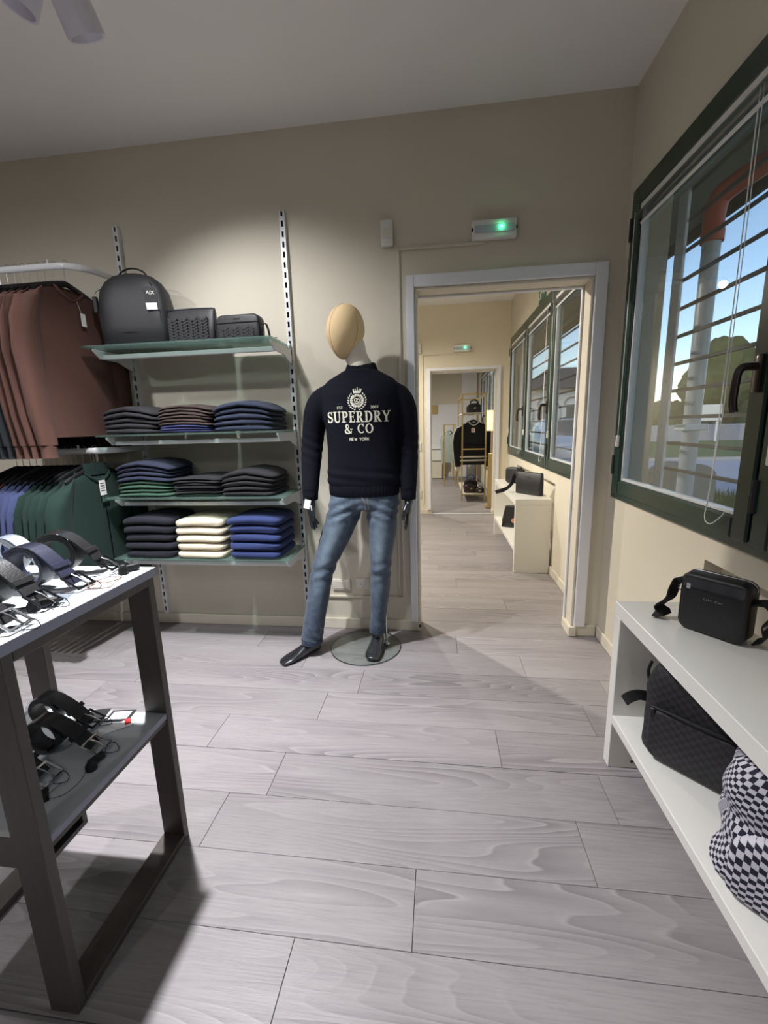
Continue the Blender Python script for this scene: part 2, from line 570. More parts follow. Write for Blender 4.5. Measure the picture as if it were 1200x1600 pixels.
# floor: base slab, planks as pieces
fl = struct('floor', MB().box(-4.2, XR, -3.0, YE, -0.06, -0.012), M['floor'])
ROW0, ROWH, PL = 0.827, 0.2055, 1.19
known = {-1: -0.368, 0: -0.068, 1: 0.44, 2: 0.577, 3: 0.236, 4: 0.647, 5: -0.397, 6: 0.445}
plank_cache = {}
def plank(x0, x1, y0, y1):
    w, d = round(x1-x0, 3), round(y1-y0, 3)
    key = (w, d)
    if key not in plank_cache:
        plank_cache[key] = MB().box(0, w-0.0016, 0, d-0.0014, -0.012, 0.0, bev=0.0008).mesh('plank')
    return link('plank', plank_cache[key], M['floor'], fl, loc=(x0, y0, 0))
prng = random.Random(3)
for k in range(-5, 27):
    y0, y1 = ROW0+k*ROWH, ROW0+(k+1)*ROWH
    xl = -2.75 if y0 < 2.5 else -1.05
    if y0 > YF2: break
    off = known.get(k, prng.uniform(-0.9, 0.3))
    x = off
    while x > xl: x -= PL
    while x < XR:
        a, b = max(x, xl), min(x+PL, XR-0.002)
        if b-a > 0.02: plank(a, b, y0, y1)
        x += PL

# walls
wb = MB()
holes_panel(wb, 'y', YB, YB2, -4.2, XR, 0, ZC, [(-0.13, 0.805, 0, 2.012)])
wall_back = struct('wall_back', wb, M['wall'])
wf = MB()
holes_panel(wf, 'y', YF, YF2, -4.2, XR, 0, ZC, [(-0.11, 0.785, 0, 1.995)])
wall_far = struct('wall_far', wf, M['wall2'])
struct('wall_end', MB().box(-4.2, XR, YE, YE+0.15, 0, ZC), M['wall'])
struct('wall_left', MB().box(-4.35, -4.2, -3.0, YE, 0, ZC), M['wall'])
struct('wall_rear', MB().box(-4.2, XR, -3.15, -3.0, 0, ZC), M['wall'])
W1 = (-0.77, 2.47)
W2 = (2.84, 6.08)
W3 = (6.72, 9.96)
ZW0, ZW1 = 0.864, 2.354
wins = [W1+(ZW0, ZW1), W2+(ZW0, ZW1), W3+(ZW0, ZW1)]
wr = MB()
holes_panel(wr, 'x', XR, XR+0.06, -3.0, YE, 0, ZC, wins+[(-0.2, 1.61, 0.30, 0.778), (3.64, 5.4, 0.30, 0.775)])
holes_panel(wr, 'x', XR+0.06, XR+0.17, -3.0, YE, 0, ZC, wins)
wall_right = struct('wall_right', wr, M['wall'])
struct('ceiling', MB().box(-4.2, XR, -3.0, YE, ZC, ZC+0.1), M['ceil'])

# skirting boards
def skirting(name, x0, x1, y0, y1, h=0.07):
    o = struct(name, MB().box(x0, x1, y0, y1, 0.0005, h, bev=0.003), M['wall'])
    return o
skirting('baseboard_back', -4.19, -0.112, YB-0.014, YB-0.0005)
skirting('baseboard_back_corner', 0.808, XR-0.016, YB-0.014, YB-0.0005)
skirting('baseboard_right', XR-0.014, XR-0.0005, -2.9, YB-0.016)
skirting('baseboard_right_next_room', XR-0.014, XR-0.0005, YB2+0.002, YF-0.002)
skirting('baseboard_far', -4.1, -0.15, YF-0.014, YF-0.0005)
skirting('baseboard_end', -4.1, 0.93, YE-0.014, YE-0.0005)

# door casings
def casing(name, x0, x1, zt, yf, th, lw, rw, tw, deep, m):
    e = empty(name, kind='structure')
    z0 = 0.062
    MB().box(x0-lw, x0-0.0005, yf-th, yf-0.0005, z0, zt+tw, bev=0.004).build('left_board', m, e)
    MB().box(x1+0.0005, x1+rw, yf-th, yf-0.0005, z0, zt+tw, bev=0.004).build('right_board', m, e)
    MB().box(x0, x1, yf-th, yf-0.0005, zt+0.0005, zt+tw, bev=0.004).build('top_board', m, e)
    MB().box(x0+0.0005, x0+0.014, yf-0.004, deep, 0.001, zt-0.001, bev=0.002).build('left_lining', M['wall'], e)
    MB().box(x1-0.014, x1-0.0005, yf-0.004, deep, 0.001, zt-0.001, bev=0.002).build('right_lining', M['wall'], e)
    MB().box(x0+0.015, x1-0.015, yf-0.004, deep, zt-0.014, zt-0.0005, bev=0.002).build('top_lining', M['wall'], e)
    MB().box(x1-0.026, x1-0.0145, deep-0.024, deep-0.002, 0.062, zt-0.015, bev=0.002).build('door_stop', m, e)
    MB().box(x0+0.015, x1-0.027, deep-0.024, deep-0.002, zt-0.026, zt-0.0145, bev=0.002).build('door_stop', m, e)
    MB().box(x1-0.030, x1+0.012, yf-0.026, deep, 0.001, 0.061, bev=0.003).build('plinth', M['wall'], e)
    return e
t1 = casing('trim_1', -0.13, 0.805, 2.012, YB, 0.022, 0.045, 0.062, 0.062, YB2, M['trim'])
t2 = casing('trim_2', -0.11, 0.785, 1.995, YF, 0.022, 0.055, 0.05, 0.04, YF2, M['trim'])
MB().box(-0.124, -0.112, YB-0.03, YB-0.022, 0.03, 0.05, bev=0.002).build('floor_bolt', M['rubber'], t1)
struct('trim_3', MB().box(-0.09, 0.77, YF-0.01, YF+0.03, 0.0005, 0.006, bev=0.002), M['bead'])

# ------------------------------------------------------------------ windows in the right wall
def ring_frame(mb, x0, x1, ya, yb, za, zb, w, bev=0.004):
    mb.box(x0, x1, ya, ya+w, za, zb, bev)
    mb.box(x0, x1, yb-w, yb, za, zb, bev)
    mb.box(x0, x1, ya+w, yb-w, za, za+w, bev)
    mb.box(x0, x1, ya+w, yb-w, zb-w, zb, bev)

def build_window(name, ya, yb, n=3, cord=True):
    root = empty(name, kind='structure')
    mb = MB()
    ring_frame(mb, XR-0.012, XR+0.055, ya+0.001, yb-0.001, ZW0+0.001, ZW1-0.001, 0.042)
    sw = (yb-ya)/n
    for i in range(1, n):
        mb.box(XR+0.006, XR+0.055, yb-sw*i-0.012, yb-sw*i+0.012, ZW0+0.04, ZW1-0.04)
    mb.build('outer_frame', M['green'], root)
    for i in range(n):
        b = yb-sw*i-(0.030 if i == 0 else 0.007)
        a = yb-sw*(i+1)+(0.030 if i == n-1 else 0.007)
        z0, z1 = ZW0+0.030, ZW1-0.030
        s = MB()
        ring_frame(s, XR-0.020, XR+0.030, a, b, z0, z1, 0.072, 0.006)
        sash = s.build('sash', M['green'], root)
        g = MB()
        ring_frame(g, XR-0.006, XR+0.026, a+0.0725, b-0.0725, z0+0.0725, z1-0.0725, 0.013, 0.002)
        g.build('glazing_bead', M['bead'], sash)
        MB().box(XR+0.006, XR+0.010, a+0.075, b-0.075, z0+0.075, z1-0.075).build('pane', M['glass'], sash)
        # rolled sheer blind in a clear cassette
        zt = z1-0.0725
        MB().box(XR-0.016, XR-0.004, a+0.078, b-0.078, zt-0.022, zt+0.006, bev=0.003).build('blind_headrail', M['plastic'], sash)
        MB().tube([(XR-0.010, a+0.08, zt-0.044), (XR-0.010, b-0.08, zt-0.044)], 0.021, n=14).build('rolled_blind', M['sheer'], sash, smooth=True)
        MB().box(XR-0.014, XR-0.004, a+0.078, b-0.078, zt-0.084, zt-0.070, bev=0.003).build('blind_bottom_rail', M['plastic'], sash)
        # hinge, weighted pull cord
        MB().tube([(XR-0.020, b-0.001, z0+0.10), (XR-0.020, b-0.001, z0+0.20)], 0.010, n=10).build('hinge', M['rubber'], sash, smooth=True)
        MB().tube([(XR-0.020, b-0.001, z1-0.20), (XR-0.020, b-0.001, z1-0.10)], 0.010, n=10).build('hinge', M['rubber'], sash, smooth=True)
        cb = MB()
        cb.tube([(XR-0.027, b-0.05, zt-0.02), (XR-0.028, b-0.052, 1.20)], 0.0016, n=5)
        cb.box(XR-0.036, XR-0.020, b-0.062, b-0.044, 1.14, 1.20, bev=0.004)
        cb.build('pull_cord', M['plastic'], sash)
        if i != n-1 or n == 3:
            yc = a+0.17
            pts = smooth_path([(XR-0.012, yc+0.035, zt-0.03), (XR-0.016, yc+0.03, 1.55), (XR-0.024, yc+0.02, 1.06), (XR-0.036, yc+0.012, 0.945),
                               (XR-0.038, yc-0.025, 0.925), (XR-0.030, yc-0.06, 0.955), (XR-0.022, yc-0.065, 0.975)], 5)
            mbc = MB().tube(pts, 0.0018, n=5)
            mbc.tube([(XR-0.012, yc+0.018, zt-0.03), (XR-0.018, yc+0.012, 1.3), (XR-0.036, yc+0.012, 0.945)], 0.0014, n=5)
            mbc.build('bead_chain', M['plastic'], sash, smooth=True)
        # lever handle on the closing stile
        hy = a+0.036 if i < n-1 or n == 3 else b-0.036
        hz = 1.42
        h = MB()
        h.box(XR-0.030, XR-0.0195, hy-0.015, hy+0.015, hz-0.075, hz+0.035, bev=0.005, seg=2)
        pts = smooth_path([(XR-0.026, hy, hz), (XR-0.062, hy, hz), (XR-0.076, hy, hz-0.012), (XR-0.080, hy, hz-0.035), (XR-0.082, hy, hz-0.095), (XR-0.076, hy, hz-0.128)], 4)
        h.tube(pts, 0.0115, n=10)
        h.build('handle', M['bronze'], sash, smooth=True)
    return root
build_window('window_1', *W1)
build_window('window_2', *W2)
build_window('window_3', *W3)

# steel bars outside the windows
def grille(ya, yb, label):
    root = empty('window_grille', (1.15, ya, 0.9), label=label, cat='window bars', group='steel bars outside the windows')
    z = 1.03
    while z < 2.3:
        MB().box(-0.006, 0.006, 0.0, yb-ya, z-0.9-0.008, z-0.9+0.008, bev=0.002).build('bar', M['barm'], root)
        z += 0.1265
    for y in (0.045, (yb-ya)/2, yb-ya-0.045):
        MB().box(-0.020, -0.0065, y-0.040, y+0.040, 0.02, 1.40, bev=0.002).build('flat_upright', M['galv'], root)
        for q in range(6):
            MB().tube([(-0.024, y, 0.12+0.22*q), (-0.020, y, 0.12+0.22*q)], 0.006, n=6).build('bolt', M['chrome'], root)
    return root
M['barm'] = mat('brown_grey_bar', (88, 84, 86), 0.5)
M['galv'] = mat('galvanised_flat', (226, 231, 240), 0.45, var=0.1, vscale=30)
grille(-0.9, 2.44, 'steel bars with a pale upright outside the near window')
grille(2.78, 6.15, 'steel bars outside the window of the next room')
grille(6.66, 10.0, 'steel bars outside the window of the last room')

# ------------------------------------------------------------------ the outdoors
M['grass'] = mat('lawn_grass', (92, 108, 62), 0.95, var=0.35, vscale=9, bump=0.5, bscale=30)
M['road'] = mat('pale_asphalt', (168, 170, 182), 0.9, var=0.06, vscale=3, bump=0.1, bscale=80)
M['kerb'] = mat('kerb_stone', (176, 172, 168), 0.9, var=0.1)
M['soffit'] = mat('grey_soffit', (132, 132, 130), 0.9, var=0.05)
M['fascia'] = mat('brown_fascia', (70, 60, 54), 0.7)
M['pipe'] = mat('grey_pipe', (186, 190, 200), 0.35)
M['terra'] = mat('terracotta_pipe', (190, 92, 74), 0.5, var=0.1)
M['stucco'] = mat('white_stucco', (228, 226, 222), 0.95, var=0.05)
M['gwall'] = mat('grey_garden_wall', (164, 162, 172), 0.95, var=0.1)
M['tile'] = mat('grey_roof_tile', (120, 110, 104), 0.9, var=0.2, vscale=6)
M['leafA'] = mat('olive_foliage', (86, 90, 56), 0.95, var=0.5, vscale=3.5, bump=1.0, bscale=9)
M['leafB'] = mat('dark_foliage', (50, 68, 38), 0.95, var=0.5, vscale=4, bump=1.0, bscale=12)
M['carp'] = mat('silver_car_paint', (206, 212, 224), 0.25, metal=0.2, coat=0.6)
M['carg'] = mat('car_window', (30, 36, 46), 0.1)
M['tyre'] = mat('tyre', (26, 26, 28), 0.8)

GZ = -0.1
tag(struct('ground_verge', MB().box(XR+0.19, 60, -20, 8.2, GZ-0.2, GZ), M['grass']), 'strip of grass outside the windows', None)
struct('ground_road', MB().box(-60, 90, 8.2, 15.5, GZ-0.25, GZ-0.02), M['road'])
struct('ground_lawn', MB().box(-60, 90, 15.75, 60, GZ-0.2, GZ+0.03), M['grass'])
struct('kerb_strip', MB().box(-60, 90, 15.5, 15.75, GZ-0.2, GZ+0.06), M['kerb'])
# long grass at the edge of the near verge
tb = MB()
gr = random.Random(9)
def blades(mb, n, xr, yr, hh):
    for i in range(n):
        x, y, a = gr.uniform(*xr), gr.uniform(*yr), gr.uniform(0, 2*PI)
        h = gr.uniform(*hh); w = 0.012
        c, s_ = math.cos(a)*w, math.sin(a)*w
        lx, ly = gr.uniform(-.4, .4)*h, gr.uniform(-.4, .4)*h
        mb.quad([(x-s_, y+c, GZ), (x+s_, y-c, GZ), (x+lx+s_*.2, y+ly-c*.2, GZ+h), (x+lx-s_*.2, y+ly+c*.2, GZ+h)])
blades(tb, 2600, (2.5, 7.5), (6.2, 8.25), (0.05, 0.2))
o = tb.build('verge_grass', M['grass'])
tag(o, 'long green grass blades at the road edge outside', 'grass', kind='stuff')

# eaves over the windows
struct('eaves_soffit', MB().box(XR+0.19, 2.0, -3.2, 11.0, 2.74, 2.80), M['soffit'])
struct('eaves_fascia', MB().box(2.0, 2.03, -3.2, 11.0, 2.66, 2.85), M['fascia'])

# rainwater pipe with terracotta swan neck
dp = empty('drainpipe', (1.56, 2.94, GZ), label='grey rainwater pipe with terracotta elbows under the eaves outside the window', cat='drainpipe')
MB().tube([(0, 0, 0.0), (0, 0, 2.43)], 0.046, n=18).build('pipe', M['pipe'], dp, smooth=True)
MB().tube(smooth_path([(0, 0, 2.40), (0, 0, 2.52), (0.02, -0.03, 2.60), (0.12, -0.16, 2.66), (0.20, -0.25, 2.70), (0.23, -0.28, 2.76), (0.23, -0.28, 2.83)], 5), 0.054, n=16).build('elbow', M['terra'], dp, smooth=True)
MB().tube([(0, 0, 2.36), (0, 0, 2.42)], 0.058, n=18).build('socket_collar', M['terra'], dp, smooth=True)
MB().box(-0.07, 0.07, -0.062, 0.062, 1.30, 1.34, bev=0.006).build('pipe_clip', M['galv'], dp)

# low garden wall, hedge and the clipped dome tree across the road
tag(MB().box(12.5, 34, 27.6, 27.9, GZ, 0.85, bev=0.03).build('garden_wall', M['gwall']), 'long low pale garden wall across the road', 'wall')
def foliage(name, blobs, m, label, cat, seed, parent=None, amp=0.16, grp=None, sub=4):
    mb = MB()
    for (x, y, z, rx, ry, rz) in blobs:
        g = bmesh.ops.create_icosphere(mb.bm, subdivisions=sub, radius=1.0)
        for v in g['verts']:
            d = noise.noise(Vector((v.co.x*4+seed, v.co.y*4, v.co.z*4)))*amp+noise.noise(Vector((v.co.x*11+seed, v.co.y*11, v.co.z*11)))*amp*0.6
            k = 1+d
            v.co = Vector((x+v.co.x*rx*k, y+v.co.y*ry*k, z+v.co.z*rz*k))
    o = mb.build(name, m, parent, smooth=True, ang=60)
    if parent is None: tag(o, label, cat, grp)
    return o
hd = empty('dome_tree', (17.2, 29.8, GZ), label='large clipped dome-shaped tree above the hedge across the road', cat='tree')
foliage('crown', [(0, 0, 3.9, 1.75, 1.75, 2.2), (-0.4, -0.2, 3.2, 1.9, 1.8, 1.6)], M['leafA'], None, None, 3, hd, amp=0.07, sub=5)
MB().tube([(0, 0, 0), (0, 0, 3.2)], [0.2, 0.15], n=10).build('trunk', M['fascia'], hd, smooth=True)
foliage('long_hedge', [(13.6+1.1*i, 32.2, 1.15, 1.0, 0.7, 1.25) for i in range(12)], M['leafA'], 'long clipped olive hedge behind the pale garden wall', 'hedge', 8)
foliage('dark_shrub', [(19.6, 28.6, 1.2, 1.0, 0.6, 1.2), (18.4, 28.5, 0.9, 0.8, 0.5, 0.9)], M['leafB'], 'dark shrub in front of the hedge below the dome tree', 'shrub', 5)
sg = empty('notice_board', (14.85, 26.6, GZ), label='pale notice board on posts in front of the garden wall', cat='sign')
MB().box(-0.75, 0.75, -0.03, 0.03, 1.15, 2.05, bev=0.02).build('panel', M['stucco'], sg)
for dx in (-0.6, 0.6): MB().box(dx-0.04, dx+0.04, 0.032, 0.10, 0, 1.7).build('post', M['galv'], sg)

# grey round-topped block by the pipe
ub = empty('round_topped_block', (2.75, 5.3, GZ), 0.2, label='grey round-topped block standing on the verge by the drainpipe', cat='cabinet')
b = MB()
prof = [(-0.27, 0), (0.27, 0), (0.27, 0.72)]+[(0.27*math.cos(a*PI/10), 0.72+0.16*math.sin(a*PI/10)) for a in range(1, 10)]+[(-0.27, 0.72)]
b.poly([(x, -0.2, z) for x, z in prof], (0, 0.4, 0)).build('body', M['cab'] if 'cab' in M else M['soffit'], ub)
MB().box(-0.03, 0.03, -0.215, -0.2005, 0.42, 0.5, bev=0.006).build('front_block', M['plastic'], ub)

# pale house seen through the next room's window
hs = empty('white_house', (10.3, 36, GZ), label='white house with grey hipped roof seen through the far window', cat='house')
MB().box(-3.2, 3.0, 0, 6, 0, 3.9).build('wall', M['stucco'], hs)
MB().loft([[(-3.7, -0.5, 3.85), (3.5, -0.5, 3.85), (3.5, 6.5, 3.85), (-3.7, 6.5, 3.85)], [(-1.2, 2.8, 5.7), (1.0, 2.8, 5.7), (1.0, 3.2, 5.7), (-1.2, 3.2, 5.7)]]).build('roof', M['tile'], hs)
for x in (-2.0, 0.0, 1.9):
    w = MB().box(x-0.4, x+0.4, -0.04, -0.001, 1.5, 2.6, bev=0.02).build('window', M['carg'], hs)
    MB().tube(arc((x, -0.05, 2.6), 0.6, 0, PI, 14), 0.06, n=6).build('arch_moulding', M['kerb'], w)
foliage('garden_shrub', [(7.6, 26, 0.7, 1.1, 0.8, 0.9), (9.0, 26.4, 0.6, 0.9, 0.7, 0.8)], M['leafB'], 'dark green shrub in front of the white house', 'shrub', 12)

# parked car
car = empty('parked_car', (3.9, 12.0, GZ-0.02), 0.0, label='silver car parked on the road beyond the far window', cat='car')
def car_ring(y, hw, z0, z1, hz):
    return [(-hw, y, z0), (hw, y, z0), (hw*1.03, y, (z0+z1)/2), (hw*0.97, y, z1), (hw*0.72, y, hz), (-hw*0.72, y, hz), (-hw*0.97, y, z1), (-hw*1.03, y, (z0+z1)/2)]
MB().loft([car_ring(0.0, 0.72, 0.30, 0.66, 0.70), car_ring(0.08, 0.82, 0.22, 0.78, 0.84), car_ring(1.0, 0.86, 0.20, 0.90, 0.98), car_ring(1.75, 0.86, 0.20, 0.94, 1.40),
           car_ring(2.6, 0.86, 0.20, 0.95, 1.47), car_ring(3.6, 0.85, 0.22, 0.92, 1.30), car_ring(4.0, 0.78, 0.28, 0.86, 0.92)]).build('body', M['carp'], car, smooth=True, ang=50)
MB().loft([[(-0.66, 1.08, 1.03), (0.66, 1.08, 1.03), (0.58, 1.68, 1.37), (-0.58, 1.68, 1.37)], [(-0.66, 1.09, 1.06), (0.66, 1.09, 1.06), (0.58, 1.66, 1.40), (-0.58, 1.66, 1.40)]]).build('windscreen', M['carg'], car)
MB().box(-0.42, 0.42, -0.02, 0.02, 0.50, 0.60, bev=0.02).build('grille', M['carg'], car)
MB().lathe([(0.0, 0), (0.06, 0.0), (0.06, 0.02), (0, 0.02)], 14, (0, -0.03, 0.66), Matrix.Rotation(PI/2, 3, 'X')).build('badge', M['chrome'], car)
for sx in (-1, 1):
    MB().box(sx*0.64-0.12, sx*0.64+0.12, -0.01, 0.10, 0.58, 0.70, bev=0.03).build('headlight', M['plastic'], car)
    for yy in (0.75, 3.2):
        MB().lathe([(0.0, 0), (0.30, 0.0), (0.30, 0.18), (0, 0.18)], 20, (sx*0.78-0.09, yy, 0.30), Matrix.Rotation(PI/2, 3, 'Y')).build('wheel', M['tyre'], car, smooth=True)

# ------------------------------------------------------------------ ceiling spotlights (each lamp with its own light)
def spotlight(loc, aim, watts, color, size, blend, label, shade=True, rad=0.035, grp='ceiling spotlights'):
    """white tapered can hung from the ceiling by a stem; the light sits at its mouth"""
    root = empty('ceiling_spotlight', loc, label=label, cat='spotlight', group=grp)
    L = Vector(loc)
    d = (Vector(aim)-L).normalized()
    q = d.to_track_quat('-Z', 'Y').to_matrix()
    MB().lathe([(0.016, 0.19), (0.050, 0.19), (0.054, 0.17), (0.060, 0.02), (0.060, 0.0), (0.052, 0.002), (0.048, 0.05), (0.014, 0.05)], 28, (0, 0, 0), q).build('can', M['can'], root, smooth=True)
    MB().lathe([(0.0, 0.055), (0.046, 0.055), (0.046, 0.062), (0.0, 0.062)], 20, (0, 0, 0), q).build('lens', M['lens'], root)
    top = ZC-L.z-0.001
    back = -d*0.12
    MB().tube([back, (back.x, back.y, back.z+0.04), (back.x, back.y, top)], 0.010, n=10).build('stem', M['can'], root, smooth=True)
    MB().lathe([(0.0, top-0.022), (0.055, top-0.022), (0.06, top-0.015), (0.06, top), (0.0, top)], 24, (back.x, back.y, 0)).build('ceiling_plate', M['can'], root, smooth=True)
    ld = bpy.data.lights.new('spot', 'SPOT')
    ld.energy = watts
    ld.color = color
    ld.spot_size = math.radians(size)
    ld.spot_blend = blend
    ld.shadow_soft_size = rad
    lo = bpy.data.objects.new('spot', ld)
    COL.objects.link(lo)
    lo.parent = root
    lo.location = d*0.004
    lo.rotation_euler = d.to_track_quat('-Z', 'Y').to_euler()
    return root
M['can'] = mat('white_lamp_body', (224, 222, 232), 0.4)
M['lens'] = mat('lamp_lens', (250, 250, 250), 0.3, emit=(255, 252, 245), estr=6.0)
COOL = (0.97, 0.965, 1.0)
WARM = (1.0, 0.92, 0.80)
spotlight((-1.10, 1.40, 2.64), (-1.12, 1.00, 0.0), 450, COOL, 106, 1.0, 'white ceiling spotlight aimed down over the belt table')
spotlight((-1.17, 1.60, 2.585), (-0.96, 2.50, 0.95), 64, COOL, 108, 0.9, 'white ceiling spotlight turned toward the folded clothes on the wall')
spotlight((-1.33, 1.50, 2.62), (-2.5, 1.3, 0.0), 30, COOL, 90, 1.0, 'white ceiling spotlight turned toward the hanging clothes')
spotlight((-2.25, 0.7, 2.62), (-2.2, 1.7, 0.2), 90, COOL, 140, 1.0, 'ceiling spotlight at the left over the clothes aisle')
spotlight((-1.2, -0.8, 2.62), (-0.9, 0.6, 0.0), 15, COOL, 150, 1.0, 'added ceiling spotlight behind the viewer aimed at the aisle')  # unseen lamp, added to lift the light over the aisle
spotlight((0.1, -1.6, 2.62), (0.1, -0.6, 0.0), 15, COOL, 150, 1.0, 'added ceiling spotlight at the rear near the window wall')  # added out of view as extra light for the rear and bench side
spotlight((-1.15, 3.80, 2.62), (-0.1, 2.9, 0.0), 270, WARM, 150, 0.9, 'warm ceiling spotlight just inside the next room', rad=0.03)
spotlight((-1.0, 5.2, 2.62), (-0.2, 5.0, 0.0), 190, WARM, 150, 1.0, 'added warm ceiling spotlight deeper in the next room')  # unseen lamp added to brighten the next room
spotlight((-1.2, 8.0, 2.62), (-0.3, 8.4, 0.0), 300, (1.0, 0.93, 0.82), 150, 1.0, 'added ceiling spotlight in the last room', rad=0.05)  # unseen lamp added to lift the dark last room
# ------------------------------------------------------------------ things on the back wall
def emergency_light(x, z, y, label):
    root = empty('emergency_light', (x, y-0.001, z), label=label, cat='emergency light', group='emergency lights over the doorways')
    MB().box(-0.115, 0.115, -0.045, 0, -0.045, 0.045, bev=0.010, seg=2).build('housing', M['plastic'], root, smooth=True)
    MB().box(-0.098, 0.098, -0.049, -0.0455, -0.020, 0.016, bev=0.001).build('diffuser', M['diff'], root)
    MB().lathe([(0, 0.0), (0.007, 0.0), (0.006, 0.004), (0, 0.005)], 12, (0.035, -0.0495, 0.004), Matrix.Rotation(PI/2, 3, 'X')).build('status_light', M['led'], root)
    for s in (-1, 1):
        MB().box(s*0.111-0.004, s*0.111+0.004, -0.047, -0.0455, -0.010, 0.006).build('clip', M['slot'], root)
    ld = bpy.data.lights.new('status_glow', 'POINT'); ld.energy = 0.05; ld.color = (0.1, 1.0, 0.4); ld.shadow_soft_size = 0.004
    lo = bpy.data.objects.new('status_glow', ld); COL.objects.link(lo); lo.parent = root; lo.location = (0.035, -0.062, 0.004)
    return root
M['diff'] = mat('lamp_diffuser', (176, 184, 196), 0.35)
M['led'] = mat('green_led', (80, 255, 150), 0.4, emit=(60, 255, 140), estr=14.0)
emergency_light(0.286, 2.258, YB, 'white emergency light with green diode above the near doorway')
emergency_light(0.32, 2.272, YF, 'white emergency light with green diode above the far doorway')

def motion_sensor(x, z, y, label):
    root = empty('motion_sensor', (x, y-0.001, z), label=label, cat='sensor', group='motion sensors beside the doorways')
    MB().box(-0.033, 0.033, -0.036, 0, -0.062, 0.064, bev=0.009, seg=2).build('case', M['plastic'], root, smooth=True)
    MB().box(-0.022, 0.022, -0.0395, -0.0365, -0.030, 0.016, bev=0.001).build('lens', M['cream'], root)
    MB().lathe([(0.026, 0), (0.026, 0.004), (0.014, 0.012), (0, 0.014)], 20, (0, -0.036, -0.038), Matrix.Rotation(PI/2, 3, 'X') @ Matrix.Diagonal((1, 0.5, 1))).build('lower_dome', M['plastic'], root, smooth=True)
    return root
motion_sensor(-0.271, 2.283, YB, 'white motion sensor on the wall left of the near doorway')
motion_sensor(-0.268, 2.297, YF, 'white motion sensor on the wall left of the far doorway')

def conduit(y, x_em, label, low):
    root = empty('cable_trunking', (-0.215, y-0.001, 2.2), label=label, cat='trunking', group='cable trunking on the cross walls')
    MB().box(-0.008, 0.008, -0.012, 0, low-2.2, 0.0, bev=0.002).build('drop_run', M['wall'], root)
    MB().box(-0.008, x_em+0.215, -0.012, 0, 0.0005, 0.014, bev=0.002).build('top_run', M['wall'], root)
    MB().box(x_em+0.215-0.010, x_em+0.215, -0.012, 0, 0.0145, 0.030, bev=0.002).build('riser', M['wall'], root)
    return root
c1 = conduit(YB, 0.235, 'beige cable trunking running from the sensor down beside the near doorway', 0.212)
MB().box(-0.62, -0.009, -0.012, 0, 0.212-2.2, 0.226-2.2, bev=0.002).build('low_run', M['wall'], c1)
MB().box(-0.036, -0.0285, -0.008, 0, 0.245-2.2, -0.9, bev=0.002).build('thin_run', M['wall'], c1)
conduit(YF, 0.26, 'cable trunking running down beside the far doorway', 0.15)

def wall_plate(x, z, w, h, label, kind, y=YB):
    root = empty('wall_socket', (x, y-0.001, z), label=label, cat='socket')
    MB().box(-w/2, w/2, -0.011, 0, -h/2, h/2, bev=0.004, seg=2).build('plate', M['cream'], root, smooth=True)
    if kind == 'blank':
        MB().box(-w/2+0.010, w/2-0.010, -0.0135, -0.0115, -h/2+0.012, h/2-0.012, bev=0.001).build('cover', M['cream'], root)
    elif kind == 'round':
        MB().box(-0.026, 0.026, -0.0135, -0.0115, -0.026, 0.026, bev=0.001).build('insert', M['cream'], root)
        MB().lathe([(0.014, 0), (0.016, 0.003), (0.018, 0), (0.016, -0.001)], 18, (0, -0.0136, 0), Matrix.Rotation(PI/2, 3, 'X')).build('ring', M['plastic'], root)
        for s in (-1, 1):
            MB().lathe([(0, 0), (0.003, 0), (0.003, 0.001), (0, 0.001)], 8, (0.007*s, -0.0137, 0), Matrix.Rotation(PI/2, 3, 'X')).build('pin_hole', M['slot'], root)
    else:
        for i in range(2):
            MB().box(-w/2+0.008, w/2-0.008, -0.015, -0.0115, -h/2+0.008+i*(h/2-0.004), -0.006+i*(h/2-0.004), bev=0.001).build('rocker', M['cream'], root)
wall_plate(-0.615, 0.298, 0.115, 0.072, 'blank rectangular cover plate on the wall between the figure\'s legs', 'blank')
wall_plate(-0.478, 0.305, 0.085, 0.072, 'wall socket beside the blank plate behind the figure\'s right knee', 'round')
wall_plate(-0.285, 0.98, 0.085, 0.12, 'upper switch plate on the wall by the far doorway', 'rock', YF)
wall_plate(-0.285, 0.30, 0.085, 0.12, 'lower socket plate on the wall by the far doorway', 'rock', YF)

